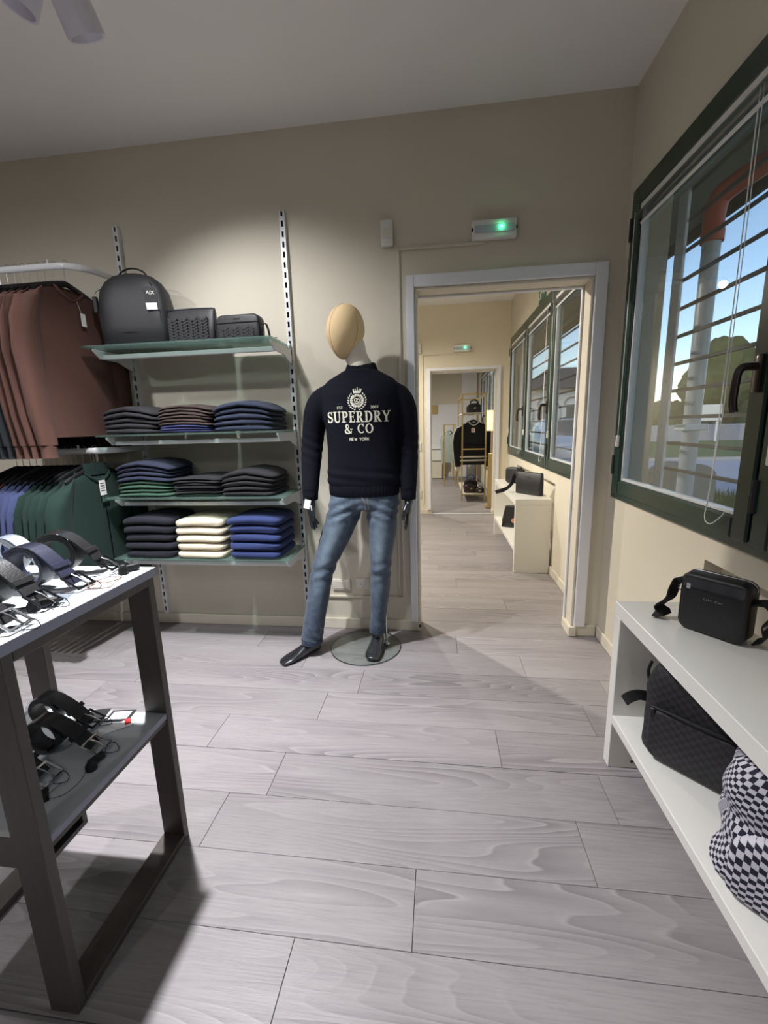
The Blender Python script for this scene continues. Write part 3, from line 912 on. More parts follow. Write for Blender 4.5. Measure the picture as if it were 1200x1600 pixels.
# exit sign above the next room's window
def exit_sign(loc, rz, w, h, label, face):
    root = empty('exit_sign', loc, rz, label=label, cat='exit sign')
    MB().box(-w/2, w/2, -0.006, 0, -h/2, h/2).build('panel', M['signgreen'], root)
    a = MB()
    a.poly([(w*0.08, -0.0065, -h*0.06), (w*0.26, -0.0065, -h*0.06), (w*0.26, -0.0065, -h*0.2), (w*0.42, -0.0065, 0.02*h), (w*0.26, -0.0065, h*0.24), (w*0.26, -0.0065, h*0.10), (w*0.08, -0.0065, h*0.10)], (0, -0.001, 0))
    a.build('arrow', M['paper'], root)
    b = MB()
    b.cbox((-w*0.16, -0.007, h*0.27), (w*0.09, 0.001, h*0.13))
    b.tube([(-w*0.17, -0.007, h*0.16), (-w*0.21, -0.007, -h*0.06)], w*0.05, n=6, ry=0.0006, up=(0, 1, 0))
    b.tube([(-w*0.21, -0.007, -h*0.06), (-w*0.12, -0.007, -h*0.2), (-w*0.18, -0.007, -h*0.36)], w*0.028, n=6, ry=0.0006, up=(0, 1, 0))
    b.tube([(-w*0.21, -0.007, -h*0.06), (-w*0.29, -0.007, -h*0.22), (-w*0.38, -0.007, -h*0.22)], w*0.028, n=6, ry=0.0006, up=(0, 1, 0))
    b.tube([(-w*0.17, -0.007, h*0.14), (-w*0.06, -0.007, h*0.04), (0.0, -0.007, h*0.1)], w*0.022, n=6, ry=0.0006, up=(0, 1, 0))
    b.tube([(-w*0.17, -0.007, h*0.14), (-w*0.3, -0.007, h*0.08), (-w*0.32, -0.007, -h*0.04)], w*0.022, n=6, ry=0.0006, up=(0, 1, 0))
    b.build('running_figure', M['paper'], root)
M['signgreen'] = mat('sign_green', (38, 104, 74), 0.45)
exit_sign((XR-0.001, 4.38, 2.428), -PI/2, 0.27, 0.128, 'green exit sign with arrow above the next room\'s window', 'x')
exit_sign((0.15, YE-0.002, 0.80), 0, 0.26, 0.17, 'green exit sign low on the end wall of the last room', 'y')

# ------------------------------------------------------------------ slotted uprights
XL, XU = -1.832, -0.842
def upright(x, label):
    root = empty('wall_upright', (x, YB-0.001, 0.075), label=label, cat='shelf upright', group='slotted uprights on the back wall')
    z0, z1 = 0.0, 2.365
    mb = MB()
    mb.box(-0.0150, -0.0058, -0.026, -0.023, z0, z1)
    mb.box(0.0058, 0.0150, -0.026, -0.023, z0, z1)
    n = 46
    p = (z1-z0)/n
    for i in range(n):
        mb.box(-0.0057, 0.0057, -0.026, -0.023, z0+i*p, z0+i*p+p*0.42)
    mb.box(-0.0150, -0.0125, -0.0229, 0, z0, z1)
    mb.box(0.0125, 0.0150, -0.0229, 0, z0, z1)
    mb.build('slotted_channel', M['metalwhite'], root)
    MB().box(-0.0120, 0.0120, -0.010, -0.001, z0, z1).build('dark_core', M['slot'], root)
    return root
upright(XL, 'white slotted upright behind the black backpack')
upright(XU, 'white slotted upright beside the dressed figure')

# ------------------------------------------------------------------ glass shelves
SH_Z = [1.738, 1.272, 0.922, 0.566]
SHN = ['top', 'second', 'third', 'lowest']
SF = 2.195     # front edge
def bracket(x, root, z, side):
    pts = [(0, 0.03), (0, -0.085), (-0.05, -0.070), (-0.12, -0.046), (-0.20, -0.046), (-0.255, -0.046), (-0.300, -0.012), (-0.300, 0.0), (-0.03, 0.0), (-0.02, 0.03)]
    mb = MB().poly([(x-0.0045, YB-0.030+y-YB+0.0, z-0.012+q) for y, q in pts], (0.009, 0, 0))
    return mb.build('bracket', M['metalwhite'], root)
for z, nm in zip(SH_Z, SHN):
    root = empty('glass_shelf', (0, YB, 0), label='%s green glass shelf with white brackets on the slotted uprights' % nm, cat='shelf', group='glass shelves on the back wall')
    MB().box(XL-0.045, XU+0.012, SF-YB-0.012, -0.034, z-0.010, z, bev=0.0015).build('glass_plate', M['shelfglass'], root)
    for x in (XL+0.0, XU-0.0):
        bracket(x, root, z, 1)
    MB().box(XL+0.005, XU-0.005, SF-YB+0.070, SF-YB+0.094, z-0.060, z-0.036, bev=0.004, seg=2).build('front_rail', M['metalwhite'], root)

# ------------------------------------------------------------------ clothes rails
RY = 2.215
def rail(z, label, end_x):
    root = empty('clothes_rail', (XL, YB, z), label=label, cat='clothes rail', group='white clothes rails')
    x = lambda v: v-XL
    pts = smooth_path([(x(-3.6), RY-YB, 0), (x(-2.6), RY-YB, 0), (x(end_x-0.10), RY-YB, 0), (x(end_x), RY-YB+0.015, 0), (x(end_x)+0.06, RY-YB+0.08, 0), (x(end_x)+0.085, RY-YB+0.20, 0), (x(end_x)+0.085, -0.03, 0)], 6)
    MB().tube(pts, 0.010, n=12, ry=0.017).build('bar', M['metalwhite'], root, smooth=True)
    MB().lathe([(0.006, 0), (0.006, 0.016), (0.003, 0.02), (0, 0.02)], 10, (x(end_x-0.10), RY-YB, 0.015)).build('stop_pin', M['metalwhite'], root)
    MB().box(x(end_x)+0.078, x(end_x)+0.092, -0.05, -0.028, -0.05, 0.03, bev=0.002).build('hook_plate', M['metalwhite'], root)
    return root
rail(2.142, 'upper white clothes rail with brown and charcoal tops', XL-0.085)
rail(1.187, 'lower white clothes rail with blue and green tops', XL-0.085)

# ------------------------------------------------------------------ hangers and hanging tops
def hanger_mesh(kind):
    hook = MB().tube([(0, 0, -0.115), (0, 0, -0.030)]+[(0, 0.014+0.014*math.cos(PI+a*PI/8), 0.010-0.028+0.014*math.sin(PI-a*PI/8)+0.017) for a in range(0, 10)], 0.0016, n=6).mesh('hook', True)
    arm = MB()
    arm.tube(smooth_path([(0, -0.195, -0.182), (0, -0.12, -0.146), (0, -0.03, -0.116), (0, 0, -0.110), (0, 0.03, -0.116), (0, 0.12, -0.146), (0, 0.195, -0.182)], 4), 0.007, n=8, ry=0.016)
    return hook, arm.mesh('shoulder_bar', True)
HK, HA = hanger_mesh(0)

def hoodie(seed, length=0.72, neck=True, full=0.0, spread=0.0, rt=0.0175):
    """a sweatshirt hanging in its own y-z plane: origin on the rail"""
    r = random.Random(seed)
    ph = [r.uniform(0, 6) for _ in range(6)]
    rings = []
    prof = [(-0.100, 0.070, 0.010), (-0.112, 0.105, 0.016), (-0.135, 0.165, 0.019), (-0.165, 0.215, 0.021), (-0.21, 0.236, 0.021), (-0.30, 0.240, 0.021),
            (-0.45, 0.240, 0.021), (-0.60, 0.242, 0.021), (-0.70, 0.238, 0.020), (-0.735, 0.232, 0.018), (-0.80, 0.230, 0.018)]
    n = 28
    for z, hy, hx in prof:
        hx *= 0.62
        zz = z if z > -0.2 else -0.2+(z+0.2)*length/0.72
        ring = []
        for k in range(n):
            a = 2*PI*k/n
            c, s = math.cos(a), math.sin(a)
            w = 0.003*math.sin(3*a+ph[0]+zz*4)*min(1, max(0, (-zz-0.12)*3))
            yy_ = math.copysign(abs(s)**0.8, s)*hy
            dip = 0.055*math.exp(-(yy_/0.062)**2)*(1 if c > 0 else 0.1)*max(0, 1-(-zz-0.10)/0.10)
            ring.append((math.copysign(abs(c)**0.6, c)*(hx+full*0.5)+w, yy_, zz-dip-0.032))
        rings.append(ring)
    body = MB().loft(rings).mesh('body', True, 60)
    out = []
    for s in (-1, 1):
        y0 = s*0.205
        zz = [-0.150, -0.20, -0.28, -0.40, -0.52, -0.64, -0.72, -0.765]
        yy = [0.185, 0.226, 0.262, 0.276, 0.272+spread*.3, 0.266+spread*.6, 0.258+spread, 0.256+spread]
        ww = [0.040, 0.060, 0.066, 0.064, 0.058, 0.052, 0.048, 0.044]
        xx = [0.0, 0.0, 0.003, 0.003*math.sin(ph[1]), 0.004*math.sin(ph[2]), 0.003*math.sin(ph[3]), 0.0, 0.0]
        zz = [(z if z > -0.2 else -0.2+(z+0.2)*(length+0.02)/0.60)-0.032 for z in zz]
        rs = []
        m = 20
        for i in range(len(zz)):
            ring = []
            for k in range(m):
                a = 2*PI*k/m
                f = 1+0.10*math.sin(4*a+ph[4]+i*0.9)*(0 if i == 0 else 1)
                ring.append((xx[i]+math.cos(a)*(rt+full)*(0.7 if i == 0 else 1)*f, s*yy[i]+math.sin(a)*ww[i]*f, zz[i]+(math.sin(a)*s*-0.03 if i == 0 else 0)))
            rs.append(ring)
        sl = MB().loft(rs).mesh('sleeve', True, 60)
        zc = zz[-1]
        cuff = MB().loft([ell(xx[-1], s*yy[-1], zc+0.002, (rt+full)*0.95, 0.040, 18), ell(xx[-1], s*yy[-1], zc-0.03, (rt+full)*0.85, 0.036, 18), ell(xx[-1], s*yy[-1], zc-0.065, (rt+full)*0.9, 0.037, 18)]).mesh('cuff', True, 60)
        out.append((sl, cuff))
    zb = rings[-1][0][2]
    hem = MB().loft([ell(0, 0, zb+0.002, 0.017+full*.4, 0.224, 24, 0.7), ell(0, 0, zb-0.06, 0.015+full*.4, 0.220, 24, 0.7)]).mesh('hem_rib', True, 60)
    col = MB().tube(smooth_path([(0.010, -0.080, -0.136), (0.018, -0.05, -0.166), (0.020, 0.0, -0.190), (0.018, 0.05, -0.166), (0.010, 0.080, -0.136), (-0.008, 0.04, -0.134), (-0.008, -0.04, -0.134)], 3), 0.008, n=6, closed=True).mesh('collar', True)
    return body, out, hem, col

VAR = [hoodie(s) for s in (1, 2, 3, 4)]
LAST = hoodie(9, full=0.010, spread=0.0, rt=0.026)
VARJ = [hoodie(s, length=0.60) for s in (11, 12, 13)]
LASTJ = hoodie(21, length=0.60, full=0.010, rt=0.026)

def hang(name, x, z, y, m, shape, label, cat, group, rz=0.0, hlabel=None, hz=0.0):
    g = empty(name, (x, y, z+0.018), rz, label=label, cat=cat, group=group)
    body, sl, hem, col = shape
    def lk(n, me, p):
        o = bpy.data.objects.new(n, me); COL.objects.link(o); o.parent = p
        if not me.materials: me.materials.append(m)
        o.material_slots[0].link = 'OBJECT'; o.material_slots[0].material = m
        return o
    lk('body', body, g)
    for s, c in sl:
        so = lk('sleeve', s, g); lk('cuff', c, so)
    lk('hem_rib', hem, g); lk('collar', col, g)
    h = empty('clothes_hanger', (x, y, z+0.018), rz, label=hlabel, cat='hanger', group='black hangers with wire hooks')
    for n, me, mm in (('hook', HK, M['chrome']), ('shoulder_bar', HA, M['hang'])):
        o = bpy.data.objects.new(n, me); COL.objects.link(o); o.parent = h
        if not me.materials: me.materials.append(mm)
    return g

hr = random.Random(5)
UX = XL-0.10
step = 0.045
for i in range(12):
    x = UX-step*i-(0.022 if i else 0)
    brown = i < 4
    m = M['c_brown'] if brown else M['c_char']
    nm = 'brown' if brown else 'charcoal'
    j = i if brown else i-4
    g = hang('sweatshirt', x, 2.142, RY, m, LAST if i == 0 else VAR[i % 4],
         ('brown sweatshirt at the right end of the upper rail, showing its front' if i == 0 else '%s of the %s sweatshirts on the upper rail, counted from the right' % (NTH[j], nm)),
         'sweatshirt', 'sweatshirts on the upper rail', rz=hr.uniform(-0.045, -0.03) if i else -0.07,
         hlabel='hanger of the %s %s sweatshirt on the upper rail, counted from the right' % (NTH[j], nm))
    if i == 0:
        MB().tube([(0.030, 0.02, -0.19), (0.036, 0.03, -0.245)], 0.0008, n=4).build('tag_string', M['paper'], g)
        MB().cbox((0.040, 0.035, -0.280), (0.001, 0.03, 0.065)).build('price_tag', M['paper'], g)
cols = [('c_green', 'green', 5), ('c_blue', 'blue', 4), ('c_rust', 'rust brown', 3)]
i = 0
for key, nm, cnt in cols:
    for j in range(cnt):
        x = UX-0.043*i-(0.024 if i else 0)
        g = hang('zip_jacket' if key == 'c_green' else 'sweatshirt', x, 1.187, RY, M[key], LASTJ if i == 0 else VARJ[i % 3],
             ('green zip jacket at the right end of the lower rail, zip and tag showing' if i == 0 else '%s of the %s tops on the lower rail, counted from the right' % (NTH[j], nm)),
             'jacket' if key == 'c_green' else 'sweatshirt', 'tops on the lower rail', rz=hr.uniform(-0.05, -0.035) if i else -0.08,
             hlabel='hanger of the %s %s top on the lower rail, counted from the right' % (NTH[j], nm))
        if i == 0:
            MB().tube([(0.030, 0.0, -0.19), (0.0345, 0.0, -0.25), (0.034, 0.0, -0.72)], 0.0022, n=5).build('zip', M['gun'], g)
            MB().cbox((0.036, -0.006, -0.225), (0.001, 0.042, 0.085)).build('price_tag', M['paper'], g)
            for q in range(4): MB().cbox((0.0368, -0.006, -0.200-0.014*q), (0.0004, 0.028, 0.005)).build('tag_print', M['ink'], g)
            MB().cbox((0.035, 0.004, -0.29), (0.001, 0.05, 0.03)).build('green_swing_tag', M['c_sea'], g)
            MB().lathe([(0, 0), (0.008, 0), (0.008, 0.003), (0, 0.003)], 12, (0.034, 0.11, -0.24), Matrix.Rotation(PI/2, 3, 'Y')).build('round_badge', M['browns'], g)
            # stand-up collar
            MB().loft([[(0.014*math.cos(a)-0.0, 0.085*math.sin(a), -0.150) for a in [2*PI*k/20 for k in range(20)]],
                       [(0.020*math.cos(a)-0.0, 0.075*math.sin(a), -0.085) for a in [2*PI*k/20 for k in range(20)]]], caps=False).build('stand_collar', M['c_green'], g, smooth=True)
        i += 1

# ------------------------------------------------------------------ folded stacks
def folded(w, d, h, prof, k, noff, seed, w0, e1=0.28):
    """one folded piece: rounded edges; prof = extra thickness in the middle, k = pieces below it (so the pile domes and nests)"""
    r = random.Random(seed)
    n, m = 40, 9
    rings = []
    o1 = r.uniform(0, 50)
    levels = [(-1.0, e_) for e_ in (0.03, 0.25, 0.5, 0.68)]
    for i in range(m+1):
        b = -PI/2+PI*i/m
        cb, sb = max(0.0, math.cos(b)), math.sin(b)
        levels.append((math.copysign(abs(sb)**0.8, sb), 0.86+0.14*cb**0.75 if i not in (0, m) else 0.80))
    levels += [(1.0, e_) for e_ in (0.68, 0.5, 0.25, 0.03)]
    for i, (zz, edge) in enumerate(levels):
        ring = []
        for q in range(n):
            a = 2*PI*q/n
            c, s_ = math.cos(a), math.sin(a)
            x = math.copysign(abs(c)**e1, c)
            y = math.copysign(abs(s_)**e1, s_)
            X, Y = x*w/2*edge, y*d/2*edge
            nz = noise.noise(Vector((X*9+o1, Y*9, i*0.35)))*0.05
            X, Y = X*(1+nz*0.5), Y*(1+nz)
            t = min(1.0, abs(X)/(w0/2))
            p = prof*(1-t*t)*(1-0.25*max(0, -Y/(d/2)))
            und = 0.0035*noise.noise(Vector((X*11+noff, Y*7, 3.3)))
            ring.append(Vector((X, Y, k*p+(zz*0.44+0.48)*(h*0.93+p*0.93)+und)))
        rings.append(ring)
    return MB().loft(rings)

def stack(x, y, z, w, d, items, desc, place, rz=0.0, bow=0.02, name='folded_sweater', cat='sweater'):
    """items from bottom to top: (material key, thickness, colour word)"""
    n = len(items)
    zz = z+0.0042
    objs = []
    noff = rnd.random()*100
    for k, (key, h, word) in enumerate(items):
        me = folded(w*rnd.uniform(0.97, 1.02), d*rnd.uniform(0.97, 1.02), h, bow/n, k, noff, rnd.random()*1000, w).mesh(name, True, 70)
        lab = '%s %s of the %s %s' % (ORD[n-1-k], word, desc, place)
        o = link(name, me, M[key], None, loc=(x+rnd.uniform(-.0012, .0012), y+rnd.uniform(-.003, .003), zz), rot=(0, 0, rz+rnd.uniform(-.005, .005)))
        tag(o, lab, cat, 'folded clothes on the glass shelves')
        zz += h
        objs.append(o)
    return objs
SY = 2.345
D = 0.30
place2 = 'on the second shelf'
stack(-1.690, SY, SH_Z[1], 0.315, D, [('c_dkgrey', 0.022, 'jumper')]*5, 'dark grey stack', place2, bow=0.05, name='folded_jumper', cat='jumper')
stack(-1.368, SY, SH_Z[1], 0.300, D, [('c_violet', 0.011, 'blue jumper')]*3+[('c_coffee', 0.0145, 'coffee jumper')]*6, 'brown and blue stack', place2, bow=0.035, name='folded_jumper', cat='jumper')
stack(-1.035, SY, SH_Z[1], 0.33, D, [('c_navy', 0.023, 'jumper')]*5, 'navy stack', place2, bow=0.055, name='folded_jumper', cat='jumper')
place3 = 'on the third shelf'
stack(-1.650, SY, SH_Z[2], 0.33, D, [('c_sea', 0.019, 'green jumper')]*4+[('c_navy', 0.022, 'navy jumper')]*4, 'navy and green stack', place3, bow=0.045, name='folded_jumper', cat='jumper')
stack(-1.335, SY, SH_Z[2], 0.28, D, [('c_sea', 0.012, 'green shirt')]+[('c_black', 0.014, 'black shirt')]*6, 'thin black stack', place3, bow=0.015, name='folded_shirt', cat='shirt')
stack(-1.040, SY, SH_Z[2], 0.30, D, [('c_black', 0.022, 'jumper')]*5, 'black stack', place3, bow=0.045, name='folded_jumper', cat='jumper')
place4 = 'on the lowest shelf'
tops = []
tops.append(stack(-1.655, SY-0.01, SH_Z[3], 0.315, D, [('c_deepnavy', 0.046, 'sweatshirt')]*5, 'near-black navy stack', place4, bow=0.022, name='folded_sweatshirt', cat='sweatshirt')[-1])
tops.append(stack(-1.345, SY-0.01, SH_Z[3], 0.29, D, [('c_cream', 0.044, 'sweatshirt')]*5, 'cream stack', place4, bow=0.022, name='folded_sweatshirt', cat='sweatshirt')[-1])
tops.append(stack(-1.020, SY-0.01, SH_Z[3], 0.31, D, [('c_royal', 0.046, 'sweatshirt')]*5, 'royal blue stack', place4, bow=0.022, name='folded_sweatshirt', cat='sweatshirt')[-1])

def on_top(o, prims, m, name, lift=0.0012):
    """lay flat quads (local x, y lists) on the upper face of a folded piece"""
    bm = bmesh.new(); bm.from_mesh(o.data)
    tree = BVHTree.FromBMesh(bm); bm.free()
    mb = MB()
    for poly in prims:
        pts = []
        for x, y in poly:
            hit = tree.ray_cast(Vector((x, y, 0.5)), Vector((0, 0, -1)))
            pts.append(Vector((x, y, (hit[0].z if hit[0] else 0)+lift)))
        mb.loft([pts, [p+Vector((0, 0, 0.0008)) for p in pts]])
    return mb.build(name, m, o)
def squiggles(cx, cy, w, h, rows, seed):
    r = random.Random(seed)
    out = []
    for q in range(rows):
        x = cx-w/2*(1-0.2*q)
        y = cy+h/2-q*h/rows
        while x < cx+w/2*(1-0.2*q):
            l = r.uniform(0.006, 0.012)
            t = 0.010 if q == 0 else 0.006
            out.append([(x, y), (x+l*0.5, y), (x+l*0.5, y-t), (x, y-t)])
            x += l*0.9
    return out
on_top(tops[0], squiggles(0.03, 0.0, 0.11, 0.04, 3, 1), M['c_violet'], 'chest_print')
on_top(tops[1], squiggles(0.03, 0.02, 0.11, 0.05, 3, 2), M['c_sage'], 'chest_print')
on_top(tops[2], squiggles(0.03, 0.03, 0.09, 0.04, 3, 3), M['c_sage'], 'chest_print')

# ------------------------------------------------------------------ bags on the top shelf
def text_obj(body, size, m, parent, loc, rot=(PI/2, 0, 0), extrude=0.0006, name='lettering', align='CENTER'):
    cu = bpy.data.curves.new(name, 'FONT')
    cu.body = body; cu.size = size; cu.extrude = extrude; cu.align_x = align
    t = bpy.data.objects.new(name, cu); COL.objects.link(t)
    dg = bpy.context.evaluated_depsgraph_get(); dg.update()
    me = bpy.data.meshes.new_from_object(t.evaluated_get(dg))
    bpy.data.objects.remove(t, do_unlink=True); bpy.data.curves.remove(cu)
    me.materials.clear()
    return link(name, me, m, parent, loc, rot)

zt = SH_Z[0]+0.0008
bp = empty('backpack', (-1.64, 2.345, zt), 0.12, label='black rounded backpack with hang tag on the top shelf', cat='backpack')
def pack_ring(z, w, d, e=0.55): return ell(0, 0, z, w/2, d/2, 36, e)
MB().loft([pack_ring(0.0, 0.34, 0.15), pack_ring(0.012, 0.365, 0.17), pack_ring(0.10, 0.375, 0.18), pack_ring(0.22, 0.372, 0.18), pack_ring(0.29, 0.345, 0.165, .6), pack_ring(0.335, 0.29, 0.145, .7),
           pack_ring(0.362, 0.22, 0.115, .8), pack_ring(0.376, 0.12, 0.07, .9)]).build('body', M['leather2'], bp, smooth=True, ang=70)
MB().tube([(0.155, -0.066, 0.02), (0.16, -0.070, 0.15), (0.153, -0.068, 0.25), (0.12, -0.066, 0.32)], 0.003, n=6).build('side_zip', M['strapb'], bp, smooth=True)
MB().tube([(-0.183, -0.03, 0.07), (-0.1, -0.083, 0.07), (0, -0.0915, 0.07), (0.1, -0.083, 0.07), (0.17, -0.05, 0.07)], 0.0018, n=6).build('base_seam', M['strapb'], bp, smooth=True)
MB().tube(smooth_path([(-0.085, 0.0, 0.352), (-0.06, -0.005, 0.390), (0.0, -0.008, 0.408), (0.06, -0.005, 0.392), (0.085, 0, 0.352)], 5), 0.0045, n=8).build('carry_handle', M['strapb'], bp, smooth=True)
MB().tube(smooth_path([(-0.15, -0.02, 0.315), (-0.195, -0.03, 0.29), (-0.205, -0.03, 0.25)], 5), 0.0015, n=6).build('zip_cord', M['strapb'], bp)
MB().cbox((-0.204, -0.03, 0.225), (0.024, 0.02, 0.085), 0.006, 2).build('security_tag', M['rubber'], bp)
hg = MB().cbox((0, 0, 0), (0.060, 0.002, 0.115), M=Matrix.Translation((0.128, -0.088, 0.235)) @ Matrix.Rotation(0.32, 4, 'Z') @ Matrix.Rotation(-0.08, 4, 'Y')).build('hang_tag', M['rubber'], bp)
MB().cbox((0, 0, 0), (0.052, 0.001, 0.034), M=Matrix.Translation((0.128, -0.0898, 0.196)) @ Matrix.Rotation(0.32, 4, 'Z') @ Matrix.Rotation(-0.08, 4, 'Y')).build('barcode_sticker', M['paper'], hg)
text_obj('A|X', 0.024, M['paper'], hg, (0.127, -0.0905, 0.255), (PI/2, 0, 0.32))

def herring(mb, x0, x1, z0, z1, y, s=0.028, d=0.007):
    """raised woven blocks in a herringbone"""
    nx = int((x1-x0)/s); nz = int((z1-z0)/(s*0.55))
    for i in range(nx):
        for j in range(nz):
            cx, cz = x0+s*(i+0.5), z0+s*0.55*(j+0.5)
            a = 0.6 if i % 2 == 0 else -0.6
            Mx = Matrix.Translation((cx, y, cz)) @ Matrix.Rotation(a, 4, 'Y')
            mb.cbox((0, 0, 0), (s*1.05, d, s*0.36), M=Mx)
    return mb
cl = empty('clutch_bag', (-1.322, 2.335, zt), 0.02, label='black woven-pattern clutch standing beside the backpack', cat='bag')
MB().loft([ell(0, 0.0, 0.0, 0.128, 0.030, 32, .35), ell(0, 0, 0.006, 0.132, 0.033, 32, .35), ell(0, 0.004, 0.09, 0.133, 0.030, 32, .35), ell(0, 0.008, 0.160, 0.133, 0.024, 32, .35), ell(0, 0.010, 0.186, 0.131, 0.012, 32, .35)]).build('body', M['leather2'], cl, smooth=True, ang=60)
w = herring(MB(), -0.12, 0.12, 0.012, 0.140, -0.0315).build('woven_panel', M['leather2'], cl)
w['kind'] = 'stuff'
MB().tube([(-0.125, -0.004, 0.184), (0, -0.005, 0.187), (0.125, -0.004, 0.184)], 0.003, n=6).build('zip', M['gun'], cl)
cb = empty('camera_bag', (-1.045, 2.325, zt), -0.03, label='small black woven camera bag at the right end of the top shelf', cat='bag')
def rrect_y(w, h, r, y, cz, n=6):
    pts = []
    for cx, cz_, a0 in ((w/2-r, cz+h/2-r, 0), (-w/2+r, cz+h/2-r, PI/2), (-w/2+r, cz-h/2+r, PI), (w/2-r, cz-h/2+r, 3*PI/2)):
        for i in range(n+1):
            a = a0+PI/2*i/n
            pts.append(Vector((cx+math.cos(a)*r, y, cz_+math.sin(a)*r)))
    return pts
def pillow_bag(w, h, d, r, b=0.012):
    mb = MB()
    cz = h/2
    mb.loft([rrect_y(w-2*b, h-2*b, r-b*0.6, -d/2, cz), rrect_y(w-0.6*b, h-0.6*b, r, -d/2+b*0.3, cz), rrect_y(w, h, r, -d/2+b, cz), rrect_y(w, h, r, d/2-b, cz),
             rrect_y(w-0.6*b, h-0.6*b, r, d/2-b*0.3, cz), rrect_y(w-2*b, h-2*b, r-b*0.6, d/2, cz)])
    return mb
pillow_bag(0.245, 0.135, 0.075, 0.035).build('body', M['leather2'], cb, smooth=True, ang=60)
w = herring(MB(), -0.105, 0.105, 0.012, 0.088, -0.0375).build('woven_panel', M['leather2'], cb)
w['kind'] = 'stuff'
MB().tube([(-0.118, -0.037, 0.093), (0, -0.040, 0.094), (0.118, -0.037, 0.093)], 0.003, n=6).build('front_zip', M['strapb'], cb)
text_obj('ARMANI', 0.010, M['gun'], cb, (0.0, -0.0385, 0.108))
MB().ribbon(smooth_path([(0.115, 0.0, 0.08), (0.145, -0.01, 0.085), (0.165, -0.025, 0.05), (0.178, -0.035, 0.012), (0.215, -0.05, 0.004)], 5), (0, 1, 0.2), 0.020, 0.003).build('strap', M['strapb'], cb)
MB().cbox((0.13, -0.03, 0.04), (0.012, 0.008, 0.05), 0.003).build('zip_pull', M['gun'], cb)
# ------------------------------------------------------------------ the dressed figure (shop mannequin)
MY = 2.285
fig = empty('mannequin', (-0.43, MY, 0.0), label='faceless linen-headed mannequin in navy sweater and jeans on a glass disc', cat='mannequin')
FO = Vector((-0.43, MY, 0.0))
def rel(p): return Vector(p)-FO

# sweater: torso and sleeves fused into one surface
sw = MB()
T = [(0.965, -0.588, -0.214, 0.112, 0.000), (1.00, -0.600, -0.202, 0.119, 0.000), (1.08, -0.592, -0.214, 0.116, -0.004), (1.17, -0.586, -0.222, 0.115, -0.008),
     (1.27, -0.590, -0.222, 0.121, -0.012), (1.36, -0.598, -0.212, 0.127, -0.014), (1.44, -0.606, -0.198, 0.122, -0.008), (1.495, -0.602, -0.200, 0.105, 0.002),
     (1.528, -0.574, -0.226, 0.088, 0.012), (1.553, -0.522, -0.276, 0.076, 0.018), (1.572, -0.486, -0.312, 0.070, 0.022)]
rings = []
for z, a, b, d, yo in T:
    sh = max(0, z-1.42)
    rings.append([Vector((p.x, p.y, p.z-0.10*sh*(abs(p.x-(a+b)/2)/0.2)*1.0)) for p in ell((a+b)/2, MY+yo, z, (b-a)/2, d, 40, 0.78)])
sw.loft([[rel(p) for p in r] for r in rings])
SL = [[(-0.510, MY+.008, 1.435, .050), (-0.560, MY+.008, 1.445, .062), (-0.608, MY+.01, 1.415, .071), (-0.645, MY+.012, 1.36, .069), (-0.668, MY+.018, 1.28, .062), (-0.682, MY+.02, 1.20, .058), (-0.690, MY+.004, 1.10, .054), (-0.693, MY-.022, 1.00, .048), (-0.694, MY-.036, 0.935, .043)],
      [(-0.300, MY+.008, 1.435, .050), (-0.248, MY+.008, 1.445, .062), (-0.203, MY+.01, 1.415, .069), (-0.178, MY+.012, 1.36, .066), (-0.168, MY+.018, 1.28, .060), (-0.163, MY+.02, 1.20, .056), (-0.160, MY+.004, 1.10, .052), (-0.159, MY-.018, 1.00, .046), (-0.159, MY-.030, 0.935, .042)]]
for s in SL:
    P = smooth_path([q[:3] for q in s], 3)
    R_ = [v.x for v in smooth_path([(q[3], 0, 0) for q in s], 3)]
    sw.tube([rel(p) for p in P], R_, n=20, up=(0, 1, 0))
me = fused(sw, 0.008, 7)
NR = [v.normal.copy() for v in me.vertices]
for v, nr in zip(me.vertices, NR):
    p = v.co+FO
    k = noise.noise(Vector((p.x*9, p.y*9, p.z*6)))*0.0035
    for ex, ez in ((-0.684, 1.17), (-0.163, 1.17)):
        w = math.exp(-((p.x-ex)**2/0.004+(p.z-ez)**2/0.006))
        k += w*0.0032*math.sin(p.z*120+p.x*60)
    w = math.exp(-((p.z-1.03)**2)/0.0016)*(1 if -0.62 < p.x < -0.19 else 0)
    k += w*0.0030*math.sin(p.z*110+p.x*12)
    v.co += nr*k
sweater = link('sweater', me, M['knit'], fig)
bms = bmesh.new(); bms.from_mesh(me); SWT = BVHTree.FromBMesh(bms); bms.free()
# ribbed hem, cuffs, collar
def ribbed(rings_spec, nrib, depth, parent, name, n=160):
    rs = []
    for (c, rx, ry, tl) in rings_spec:
        ring = []
        for k in range(n):
            a = 2*PI*k/n
            co, si = math.cos(a), math.sin(a)
            f = 1-depth*(0.5+0.5*math.cos(nrib*a))
            x = math.copysign(abs(co)**0.8, co)*rx*f
            y = math.copysign(abs(si)**0.8, si)*ry*f
            ring.append(rel(c)+Vector((x, y, x*tl[0]+y*tl[1])))
        rs.append(ring)
    return MB().loft(rs).build(name, M['knit'], parent, smooth=True, ang=80)
ribbed([((-0.401, MY, 0.978), 0.190, 0.116, (0, 0)), ((-0.401, MY, 0.960), 0.192, 0.117, (0, 0)), ((-0.401, MY, 0.925), 0.190, 0.115, (0, 0)), ((-0.401, MY, 0.918), 0.184, 0.110, (0, 0))], 52, 0.018, sweater, 'hem_rib', 208)
